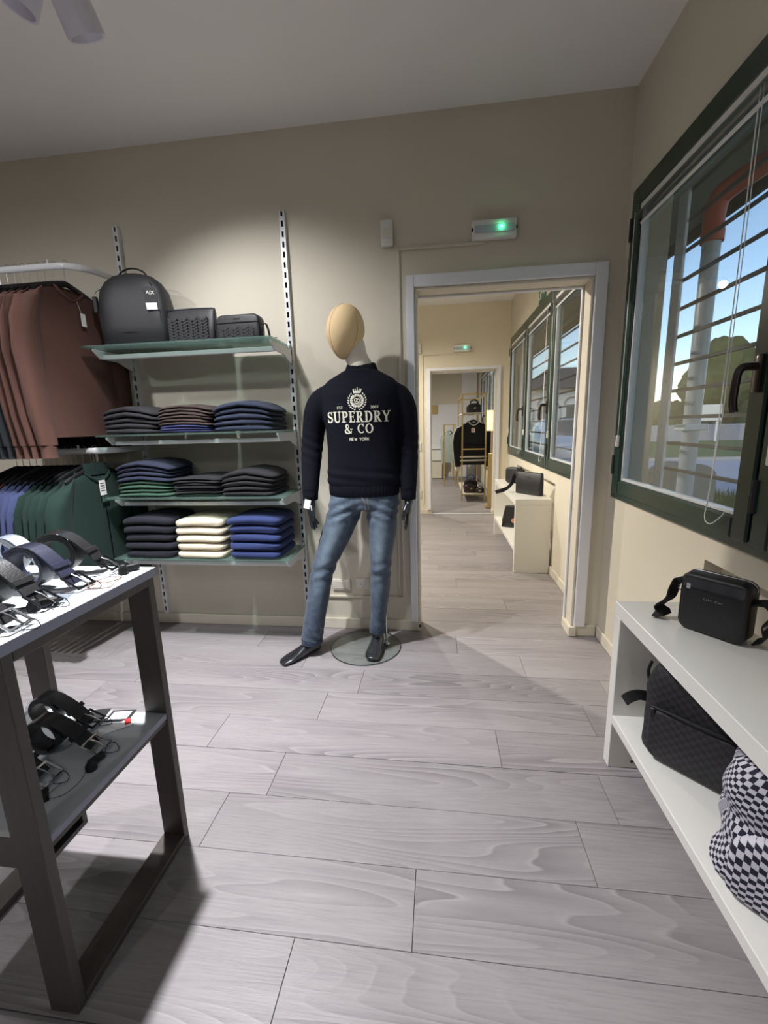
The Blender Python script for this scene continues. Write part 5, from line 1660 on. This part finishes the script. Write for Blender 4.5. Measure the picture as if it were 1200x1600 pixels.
b4 = belt((-0.965, 0.685, zt_), 0.05, M['leather'], M['leather'], 'chrome', 'coiled belt with bright silver buckle at the near corner of the table', r0=0.052, turns=2.6, tail=0.066)
b0 = belt((-1.180, 1.000, zt_), 0.1, M['b_print'], M['leather'], 'chrome', 'patterned grey coiled belt at the back left of the table', r0=0.052, turns=3.0, tail=0.055)

def sec_tag(loc, rz, label):
    root = empty('security_tag', loc, rz, label=label, cat='security tag', group='black security tags')
    MB().cbox((0, 0, 0.009), (0.040, 0.016, 0.017), 0.004, 2).build('body', M['rubber'], root, smooth=True)
    MB().lathe([(0.013, 0.0), (0.013, 0.012), (0.006, 0.024), (0, 0.026)], 14, (-0.022, -0.012, 0.0)).build('cone', M['rubber'], root, smooth=True)
    MB().tube(smooth_path([(-0.03, -0.012, 0.012), (-0.06, -0.03, 0.006), (-0.10, -0.03, 0.003), (-0.12, 0.0, 0.004), (-0.08, 0.01, 0.003)], 6), 0.0008, n=5).build('wire', M['gun'], root, smooth=True)
    return root
sec_tag((-0.846, 1.040, zt_), 0.9, 'black security tag at the far right corner of the table top')
sec_tag((-0.868, 0.800, zt_), 0.6, 'black security tag in front of the middle belt buckle')
def card(loc, rz, w, d, m, label, name='price_card', extra=None, grp='loose price cards on the table'):
    root = empty(name, loc, rz, label=label, cat='card', group=grp)
    MB().cbox((0, 0, 0.0008), (w, d, 0.0012)).build('sheet', m, root)
    if extra: extra(root)
    return root
card((-0.850, 0.945, zt_), 0.35, 0.055, 0.085, M['kraft'], 'pale beige card lying at the right edge of the table top')
card((-0.885, 0.850, zt_), 0.5, 0.045, 0.08, M['clear'], 'clear plastic tag lying among the wires on the table top')
def wires(seed, x0, x1, y0, y1, z):
    r = random.Random(seed)
    p = [(r.uniform(x0, x1), r.uniform(y0, y1), z+0.0012+0.002*(i % 2)) for i in range(7)]
    return smooth_path(p, 6)
for i, (y0, y1, lb) in enumerate(((0.66, 0.74, 'thin wire lanyard curled at the near end of the table top'), (0.74, 0.83, 'thin wire lanyard curled near the square buckle'), (0.93, 1.02, 'thin wire lanyard curled below the far belt buckle'))):
    tag(MB().tube(wires(i+3, -0.93, -0.83, y0, y1, zt_), 0.0008, n=5).build('wire_lanyard', M['gun'], smooth=True), lb, 'wire', 'wire lanyards on the table')

# lower shelf
zs = SZ+0.0010
belt((-1.120, 0.975, zs), 0.05, M['leather'], M['leather'], 'gun', 'black coiled belt at the back of the table\'s lower shelf', r0=0.044, turns=2.2, tail=0.072)
belt((-1.030, 0.880, zs), 0.05, M['leather'], M['leather'], 'chrome', 'black coiled belt with silver buckle in the middle of the lower shelf', r0=0.046, turns=1.6, tail=0.078)
belt((-1.075, 0.785, zs), 0.0, M['leather'], M['leather'], 'chrome', 'black coiled belt at the near end of the lower shelf', r0=0.042, turns=1.8, tail=0.075)
sec_tag((-0.868, 0.850, zs), 1.3, 'black security tag lying in the middle of the lower shelf')
card((-1.010, 1.015, zs), 0.25, 0.055, 0.06, M['rubber'], 'dark grey card at the back of the lower shelf')
def barcode(root):
    MB().cbox((0, 0, 0.0018), (0.052, 0.034, 0.0006)).build('label', M['paper'], root)
    for k in range(9): MB().cbox((-0.018+0.0045*k, -0.004, 0.0023), (0.0016, 0.016, 0.0003)).build('print_bar', M['ink'], root)
card((-0.938, 1.022, zs), 0.15, 0.07, 0.05, M['rubber'], 'black card with white barcode label at the back of the lower shelf', extra=barcode)
def redtip(root): MB().cbox((0.030, 0.006, 0.0018), (0.016, 0.028, 0.0006)).build('red_end', M['red'], root)
card((-0.915, 0.975, zs), 0.7, 0.085, 0.035, M['paper'], 'white tag with a red end lying on the lower shelf', extra=redtip)
def redround(root):
    MB().lathe([(0, 0.0016), (0.020, 0.0016), (0.020, 0.0022), (0, 0.0022)], 20, (-0.012, 0.0, 0)).build('red_logo', M['red'], root)
card((-0.932, 0.722, zs), 0.8, 0.075, 0.05, M['rubber'], 'black swing tag with red round logo at the near end of the lower shelf', extra=redround)
# ------------------------------------------------------------------ white benches under the windows
def bench(y_far, y_near, x0, top, label, name='bench_shelf', pane=0.045):
    root = empty(name, (x0, y_near, 0), label=label, cat='bench', group='white display benches under the windows')
    d = XR-0.016-x0
    ln = y_far-y_near
    MB().box(0, d, 0, ln, top-0.050, top, bev=0.002).build('worktop', M['white'], root)
    for y in (0.0, ln-pane):
        MB().box(0.002, d, y, y+pane, 0.0005, top-0.0505, bev=0.002).build('end_panel', M['white'], root)
    MB().box(0.003, d, pane+0.0005, ln-pane-0.0005, 0.185, 0.220, bev=0.002).build('lower_shelf', M['white'], root)
    return root
b1_ = bench(1.530, -0.25, 0.625, 0.646, 'long white bench shelf under the near window')
MB().lathe([(0, 0), (0.006, 0), (0.006, 0.001), (0, 0.001)], 10, (0.085, 1.7348, 0.03), Matrix.Rotation(PI/2, 3, 'X')).build('screw_cap', M['bronze'], b1_)
bench(5.03, 3.655, 0.638, 0.646, 'white bench shelf in the next room under its window')

def add_uv(o, fn):
    me = o.data
    uv = me.uv_layers.new(name='pattern')
    for p in me.polygons:
        for li in p.loop_indices:
            uv.data[li].uv = fn(me.vertices[me.loops[li].vertex_index].co, p.normal)

# crossbody bag on the near bench
cbg = empty('crossbody_bag', (0.812, 1.298, 0.6466), -0.90, label='black leather crossbody bag with zip and strap on the near bench top', cat='bag')
bw, bh, bd = 0.172, 0.178, 0.074
pillow_bag(bw, bh, bd, 0.026, 0.010).build('body', M['leather'], cbg, smooth=True, ang=60)
MB().tube([(-bw/2+0.006, -bd/2-0.0005, bh*0.76), (0, -bd/2-0.0015, bh*0.74), (bw/2-0.006, -bd/2-0.0005, bh*0.76)], 0.0022, n=6).build('front_pocket_seam', M['rubber'], cbg, smooth=True)
MB().box(-bw/2+0.010, bw/2-0.010, -bd/2-0.0015, -bd/2+0.001, bh*0.765, bh*0.93, bev=0.0006).build('front_panel', M['gloss'], cbg)
MB().tube([Vector((p.x, 0.012, p.z)) for p in rrect_y(bw+0.001, bh+0.001, 0.026, 0, bh/2)[:14]], 0.0018, n=6).build('zip_line', M['chrome'], cbg, smooth=True)
text_obj('Calvin Klein', 0.0105, M['chrome'], cbg, (0.004, -bd/2-0.0008, bh*0.60))
MB().cbox((-bw*0.36, -bd/2-0.002, bh*0.78), (0.011, 0.003, 0.018), 0.001).build('zip_pull', M['chrome'], cbg)
MB().ribbon(smooth_path([(-bw/2, 0.0, bh*0.78), (-bw/2-0.020, 0.004, bh*0.80), (-bw/2-0.030, 0.0, bh*0.62), (-bw/2-0.035, -0.01, bh*0.42), (-bw/2-0.06, -0.02, bh*0.22), (-bw/2-0.04, -0.01, bh*0.10), (-bw/2-0.075, -0.02, 0.006)], 5), (0.25, 1, 0.1), 0.042, 0.004).build('strap', M['strapb'], cbg, smooth=True)
MB().ribbon(smooth_path([(bw/2, 0.0, bh*0.70), (bw/2+0.028, 0.0, bh*0.74), (bw/2+0.042, 0.004, bh*0.60), (bw/2+0.028, 0.006, bh*0.40), (bw/2+0.034, 0.006, bh*0.18), (bw/2+0.010, 0.01, 0.010)], 5), (0, 1, 0.15), 0.042, 0.004).build('strap', M['strapb'], cbg, smooth=True)
MB().tube([Vector((-bw/2-0.012, 0.016*math.cos(a), bh*0.66+0.012*math.sin(a))) for a in [2*PI*i/14 for i in range(14)]], 0.0018, n=6, closed=True).build('strap_ring', M['chrome'], cbg, smooth=True)
MB().cbox((bw/2+0.030, 0.004, bh*0.36), (0.004, 0.036, 0.010), 0.001).build('strap_slider', M['chrome'], cbg)

# soft bags on the lower shelf
def soft_bag(w, d, h, seed, e=0.5, crump=0.05, lean=0.0, n=44, m=26):
    rings = []
    for i in range(m+1):
        t = i/m
        z = h*t
        prof = (min(1, t/0.06)**0.5)*0.10+0.90 if t < 0.06 else (1.0 if t < 0.62 else max(0.05, 1-((t-0.62)/0.38)**2.6*0.62))
        ring = []
        for k in range(n):
            a = 2*PI*k/n
            c, s = math.cos(a), math.sin(a)
            x = math.copysign(abs(c)**e, c)*w/2*prof
            y = math.copysign(abs(s)**e, s)*d/2*prof
            q = Vector((x*8+seed, y*8, z*8))
            f = 1+crump*(noise.noise(q)+0.6*noise.noise(q*2.6))
            ring.append(Vector((x*f, y*f+lean*t*t, z*(1+0.0))))
        rings.append(ring)
    return MB().loft(rings)
M['chk_dark'] = checker_mat('dark_check_fabric', (26, 25, 29), (43, 41, 46), 74, 0.6)
M['chk_bw'] = checker_mat('white_navy_check_fabric', (26, 26, 48), (206, 204, 214), 84, 0.8)
dk = empty('dark_backpack', (0.800, 1.270, 0.2206), -0.80, label='dark checked backpack on the lower shelf of the near bench', cat='backpack')
b_ = soft_bag(0.30, 0.15, 0.345, 4, 0.45, 0.05).build('body', M['chk_dark'], dk, smooth=True, ang=80)
add_uv(b_, lambda c, n: ((c.x if abs(n.y) > 0.5 else c.y), c.z))
b_ = pillow_bag(0.235, 0.165, 0.04, 0.03, 0.010).build('front_pocket', M['chk_dark'], dk, smooth=True, ang=60, loc=(0.0, -0.078, 0.012))
add_uv(b_, lambda c, n: (c.x, c.z))
MB().tube(smooth_path([(-0.115, -0.088, 0.178), (-0.06, -0.099, 0.186), (0.0, -0.101, 0.187), (0.06, -0.099, 0.186), (0.115, -0.088, 0.178)], 4), 0.0035, n=6).build('pocket_zip', M['rubber'], dk, smooth=True)
MB().cbox((-0.105, -0.098, 0.165), (0.012, 0.006, 0.03), 0.002).build('zip_pull', M['gun'], dk)
MB().ribbon(smooth_path([(-0.140, 0.02, 0.14), (-0.175, -0.01, 0.15), (-0.200, -0.025, 0.135), (-0.215, -0.03, 0.115)], 4), (0.2, 0.3, 1), 0.034, 0.005).build('strap', M['strapb'], dk, smooth=True)
MB().tube(smooth_path([(-0.149, -0.02, 0.22), (-0.155, -0.02, 0.255), (-0.147, -0.02, 0.29)], 4), 0.005, n=6).build('side_loop', M['strapb'], dk, smooth=True)
bwg = empty('check_bag', (0.795, 0.888, 0.2206), -0.75, label='white and navy checkerboard soft bag beside the dark backpack', cat='bag')
b_ = soft_bag(0.29, 0.19, 0.335, 17, 0.6, 0.17, n=56, m=34).build('body', M['chk_bw'], bwg, smooth=True, ang=80)
add_uv(b_, lambda c, n: ((math.atan2(c.y*1.5, c.x))*0.150, c.z+0.03*noise.noise(c*9)))
b_ = soft_bag(0.21, 0.07, 0.17, 31, 0.5, 0.14, n=40, m=20).build('front_pocket', M['chk_bw'], bwg, smooth=True, ang=80, loc=(0.0, -0.095, 0.008))
add_uv(b_, lambda c, n: (c.x*0.9, c.z+0.02*noise.noise(c*12)))
MB().tube(smooth_path([(-0.05, 0, 0.330), (-0.04, 0, 0.356), (0.04, 0, 0.356), (0.05, 0, 0.330)], 4), 0.007, n=8).build('carry_loop', M['strapb'], bwg, smooth=True)

# bags in the next room
pb = empty('shoulder_bag', (0.800, 3.925, 0.6466), -0.93, label='flat black shoulder bag with strap on the far bench top', cat='bag')
MB().loft([ell(0, 0, 0.0, 0.135, 0.028, 32, .3), ell(0, 0, 0.008, 0.140, 0.032, 32, .3), ell(0, 0, 0.10, 0.141, 0.030, 32, .3), ell(0, 0.004, 0.185, 0.140, 0.018, 32, .3), ell(0, 0.005, 0.196, 0.138, 0.010, 32, .3)]).build('body', M['leather2'], pb, smooth=True, ang=60)
text_obj('Calvin Klein', 0.013, M['chrome'], pb, (0.0, -0.027, 0.155))
MB().ribbon(smooth_path([(-0.136, 0.0, 0.17), (-0.165, -0.01, 0.16), (-0.175, -0.03, 0.09), (-0.22, -0.06, 0.03), (-0.25, -0.16, 0.004)], 5), (0.4, 1, 0), 0.036, 0.004).build('strap', M['strapb'], pb, smooth=True)
MB().tube([Vector((-0.148, 0.014*math.cos(a), 0.165+0.014*math.sin(a))) for a in [2*PI*i/12 for i in range(12)]], 0.002, n=6, closed=True).build('ring', M['chrome'], pb)
pc = empty('box_pouch', (0.800, 4.70, 0.6466), -0.80, label='small boxy grey-black pouch at the back of the far bench top', cat='bag')
pillow_bag(0.165, 0.165, 0.10, 0.03, 0.014).build('body', M['leather2'], pc, smooth=True, ang=60)
MB().ribbon(smooth_path([(0.08, 0.0, 0.14), (0.11, -0.01, 0.145), (0.135, -0.02, 0.12), (0.15, -0.04, 0.06), (0.14, -0.05, 0.004)], 5), (0.3, 1, 0), 0.03, 0.004).build('strap', M['strapb'], pc, smooth=True)
MB().tube([Vector((p.x, 0.0, p.z)) for p in rrect_y(0.166, 0.166, 0.03, 0, 0.0825)[:14]], 0.002, n=6).build('zip_line', M['gun'], pc)
fb = empty('flap_bag', (0.765, 4.45, 0.2206), -0.35, label='black flap bag with pink-gold round clasp under the far bench top', cat='bag')
MB().loft([ell(0, 0, 0.0, 0.115, 0.035, 28, .35), ell(0, 0, 0.008, 0.12, 0.038, 28, .35), ell(0, 0.004, 0.12, 0.10, 0.032, 28, .35), ell(0, 0.008, 0.215, 0.082, 0.02, 28, .4), ell(0, 0.008, 0.222, 0.07, 0.010, 28, .4)]).build('body', M['leather'], fb, smooth=True, ang=60)
MB().loft([[(-0.083, -0.018, 0.213), (0.083, -0.018, 0.213), (0.085, -0.010, 0.222), (-0.085, -0.010, 0.222)], [(-0.113, -0.040, 0.06), (0.113, -0.040, 0.06), (0.113, -0.036, 0.058), (-0.113, -0.036, 0.058)]]).build('flap', M['leather'], fb)
MB().lathe([(0, 0), (0.026, 0), (0.026, 0.004), (0.018, 0.004), (0.018, 0.002), (0, 0.002)], 24, (0.01, -0.042, 0.075), Matrix.Rotation(PI/2, 3, 'X')).build('clasp', M['rosegold'] if 'rosegold' in M else mat('rose_gold', (222, 170, 150), 0.3, metal=0.7), fb, smooth=True)

# ------------------------------------------------------------------ last room
def rack(x0, x1, y0, y1, h, label, shelves, bars, name='garment_rack', t=0.022):
    root = empty(name, (x0, y0, 0), label=label, cat='garment rack', group='gold garment racks')
    w, d = x1-x0, y1-y0
    for x in (0, w):
        for y in (0, d):
            MB().box(x-t/2, x+t/2, y-t/2, y+t/2, 0.0005, h, bev=0.001).build('post', M['gold'], root)
    for y in (0, d):
        MB().box(t/2, w-t/2, y-t/2, y+t/2, h-t, h, bev=0.001).build('top_bar', M['gold'], root)
        for z in bars: MB().box(t/2, w-t/2, y-t/2, y+t/2, z-t/2, z+t/2, bev=0.001).build('cross_bar', M['gold'], root)
    for x in (0, w):
        MB().box(x-t/2, x+t/2, t/2, d-t/2, h-t, h, bev=0.001).build('side_bar', M['gold'], root)
    for z in shelves:
        MB().box(t/2+.001, w-t/2-.001, -0.004, d+0.004, z-0.016, z, bev=0.001).build('shelf_board', M['cream'], root)
        MB().box(t/2, w-t/2, -t/2, t/2-0.003, z-0.022, z-0.0165, bev=0.001).build('shelf_trim', M['gold'], root)
    return root
gr_ = rack(0.388, 0.766, 7.305, 8.82, 1.755, 'tall gold garment rack with bags and striped sweaters in the last room', (1.455, 0.115), (0.863,))
MB().tube([(0.19, 0.1, 1.424), (0.19, 1.4, 1.424)], 0.006, n=10).build('hanging_rail', M['gold'], gr_, smooth=True)
for yy in (0.12, 1.38): MB().tube([(0.19, yy, 1.42), (0.19, yy, 1.438)], 0.006, n=8).build('rail_drop', M['gold'], gr_)
rack(0.12, 0.335, 9.15, 10.2, 1.28, 'low gold garment rack at the back left of the last room', (), ())

STR = hoodie(41, length=0.66, full=0.006, rt=0.028)
def hang_front(x, y, z, m, label, rz, trim, k):
    g = empty('sweater', (x, y, z), rz, label=label, cat='sweater', group='sweaters on the tall gold rack')
    body, sl, hem, col = STR
    def lk(n, me, p, mm):
        o = bpy.data.objects.new(n, me); COL.objects.link(o); o.parent = p
        if not me.materials: me.materials.append(mm)
        o.material_slots[0].link = 'OBJECT'; o.material_slots[0].material = mm
        return o
    lk('body', body, g, m)
    for s, c in sl:
        so = lk('sleeve', s, g, m); lk('cuff', c, so, trim)
    lk('hem_rib', hem, g, m); lk('collar', col, g, trim)
    for zz in (-0.695, -0.755):
        MB().loft([ell(0, 0, zz, 0.0215, 0.240, 28, .6), ell(0, 0, zz-0.026, 0.0215, 0.240, 28, .6)], caps=False).build('stripe', trim, g, smooth=True)
    h = empty('clothes_hanger', (x, y, z), rz, label='hanger of the %s sweater on the tall gold rack' % NTH[k], cat='hanger', group='hangers on the tall gold rack')
    for n, me, mm in (('hook', HK, M['chrome']), ('shoulder_bar', HA, M['hang'])):
        o = bpy.data.objects.new(n, me); COL.objects.link(o); o.parent = h
        o.scale = (1, 0.72, 1)
    return g
sx = hang_front(0.578, 7.42, 1.438, M['c_black'], 'black sweater with white collar and stripes at the front of the gold rack', -PI/2+0.05, M['c_white'], 0)
MB().cbox((0.040, -0.01, -0.27), (0.001, 0.06, 0.07)).build('price_tag', M['paper'], sx)
MB().cbox((0.0408, -0.01, -0.265), (0.0006, 0.035, 0.04)).build('pink_logo', M['pink'] if 'pink' in M else mat('pink_print', (224, 150, 160), 0.7), sx)
MB().tube([(0.030, -0.01, -0.15), (0.039, -0.01, -0.235)], 0.001, n=4).build('tag_string', M['paper'], sx)
for k, (m_, lb) in enumerate((('c_white', 'cream sweater hanging second on the tall gold rack'), ('c_black', 'black sweater hanging third on the tall gold rack'), ('c_sage', 'pale sage sweater hanging fourth on the tall gold rack'))):
    hang_front(0.578, 7.55+0.13*k, 1.438, M[m_], lb, -PI/2+0.03, M['c_white'], k+1)

# handbags on the rack shelves
def slouch(loc, rz, w, d, h, seed, m, label, handle=True):
    root = empty('handbag', loc, rz, label=label, cat='handbag', group='dark handbags on the gold rack')
    soft_bag(w, d, h, seed, 0.6, 0.14, n=30, m=16).build('body', m, root, smooth=True, ang=80)
    if handle:
        MB().tube(smooth_path([(-w*0.28, 0, h*0.9), (-w*0.22, -0.01, h*1.25), (0, -0.015, h*1.38), (w*0.22, -0.01, h*1.25), (w*0.28, 0, h*0.9)], 4), 0.007, n=7).build('handle', M['strapb'], root, smooth=True)
    MB().lathe([(0, 0), (0.014, 0), (0.014, 0.004), (0, 0.004)], 12, (0.0, -d/2-0.008, h*0.5), Matrix.Rotation(PI/2, 3, 'X')).build('clasp', M['gold'], root)
    return root
M['wine'] = mat('dark_wine_leather', (44, 26, 30), 0.4, bump=0.1, bscale=200)
slouch((0.585, 7.42, 1.4556), 0.1, 0.24, 0.13, 0.14, 3, M['leather'], 'slouchy black handbag on the top shelf of the gold rack')
slouch((0.60, 7.66, 1.4556), -0.3, 0.24, 0.13, 0.16, 5, M['leather'], 'second black handbag behind on the gold rack\'s top shelf')
slouch((0.535, 7.46, 0.1156), 0.2, 0.20, 0.13, 0.15, 8, M['wine'], 'dark wine handbag with gold clasp on the gold rack\'s bottom shelf')
slouch((0.700, 7.40, 0.1156), -0.2, 0.14, 0.10, 0.09, 12, M['leather'], 'small black handbag on the gold rack\'s bottom shelf')
slouch((0.56, 7.72, 0.1156), 0.0, 0.24, 0.14, 0.20, 14, M['c_dkgrey'], 'grey handbag at the back of the gold rack\'s bottom shelf')
# clothes on the low rack
for k, (m_, lb) in enumerate((('c_sage', 'pale sage jacket hanging first on the low gold rack'), ('c_black', 'black jacket hanging second on the low gold rack'), ('c_white', 'off-white jacket hanging third on the low gold rack'))):
    g = empty('jacket', (0.228, 9.35+0.22*k, 1.262), -PI/2, label=lb, cat='jacket', group='jackets on the low gold rack')
    body, sl, hem, col = VARJ[k]
    for n_, me_ in [('body', body), ('hem_rib', hem), ('collar', col)]+[('sleeve', s) for s, c in sl]:
        o = bpy.data.objects.new(n_, me_); COL.objects.link(o); o.parent = g
        o.scale = (1, 0.55, 1)
        o.material_slots[0].link = 'OBJECT'; o.material_slots[0].material = M[m_]

# floor lamp
lp = empty('floor_lamp', (0.790, 6.72, 0), label='gold floor lamp with lit cream shade beside the far doorway', cat='floor lamp')
MB().lathe([(0.0, 0.0005), (0.085, 0.0005), (0.085, 0.012), (0.075, 0.018), (0.0, 0.018)], 28).build('base', M['gold'], lp, smooth=True)
MB().box(-0.042, 0.042, -0.042, 0.042, 0.018, 0.83, bev=0.004).build('column', M['gold'], lp)
MB().tube([(0, 0, 0.83), (0, 0, 1.42)], 0.011, n=12).build('stem', M['gold'], lp, smooth=True)
sh = MB()
sh.loft([[(0.074*math.cos(a), 0.074*math.sin(a), 1.165) for a in [2*PI*k/32 for k in range(32)]], [(0.074*math.cos(a), 0.074*math.sin(a), 1.465) for a in [2*PI*k/32 for k in range(32)]],
         [(0.072*math.cos(a), 0.072*math.sin(a), 1.465) for a in [2*PI*k/32 for k in range(32)]], [(0.072*math.cos(a), 0.072*math.sin(a), 1.165) for a in [2*PI*k/32 for k in range(32)]]], wrap=True)
sh.build('shade', mat('lit_lamp_shade', (250, 240, 205), 0.8, emit=(255, 238, 190), estr=0.75), lp, smooth=True)
ld = bpy.data.lights.new('bulb', 'POINT'); ld.energy = 6; ld.color = WARM; ld.shadow_soft_size = 0.03
lo = bpy.data.objects.new('bulb', ld); COL.objects.link(lo); lo.parent = lp; lo.location = (0, 0, 1.36)

# end wall: white wall panel, low white counter, gold plaque
tag(MB().box(-3.0, 0.545, YE-0.030, YE-0.001, 0.68, 1.75, bev=0.004).build('wall_panel', M['trim']), 'large white panel on the end wall of the last room', 'wall panel')
ct = empty('low_counter', (-0.6, YE-0.25, 0), label='low white counter against the end wall of the last room', cat='counter')
MB().box(-1.5, 0.72, -0.10, 0.216, 0.43, 0.67, bev=0.004).build('top_block', M['white'], ct)
MB().box(-1.45, 0.68, -0.06, 0.216, 0.0005, 0.4295, bev=0.002).build('recessed_front', M['cream'], ct)
tag(MB().box(-0.20, -0.015, YE-0.050, YE-0.031, 1.52, 1.74, bev=0.003).build('gold_plaque', M['gold']), 'gold square plaque on the white end wall panel', 'plaque')
tag(struct('bright_patch_slab', MB().box(0.548, 0.90, YE-0.05, YE-0.001, 0.002, ZC-0.001, bev=0.004), M['trim']), None)  # made-up slab; its white stands in for a pale sunlit patch on the wall
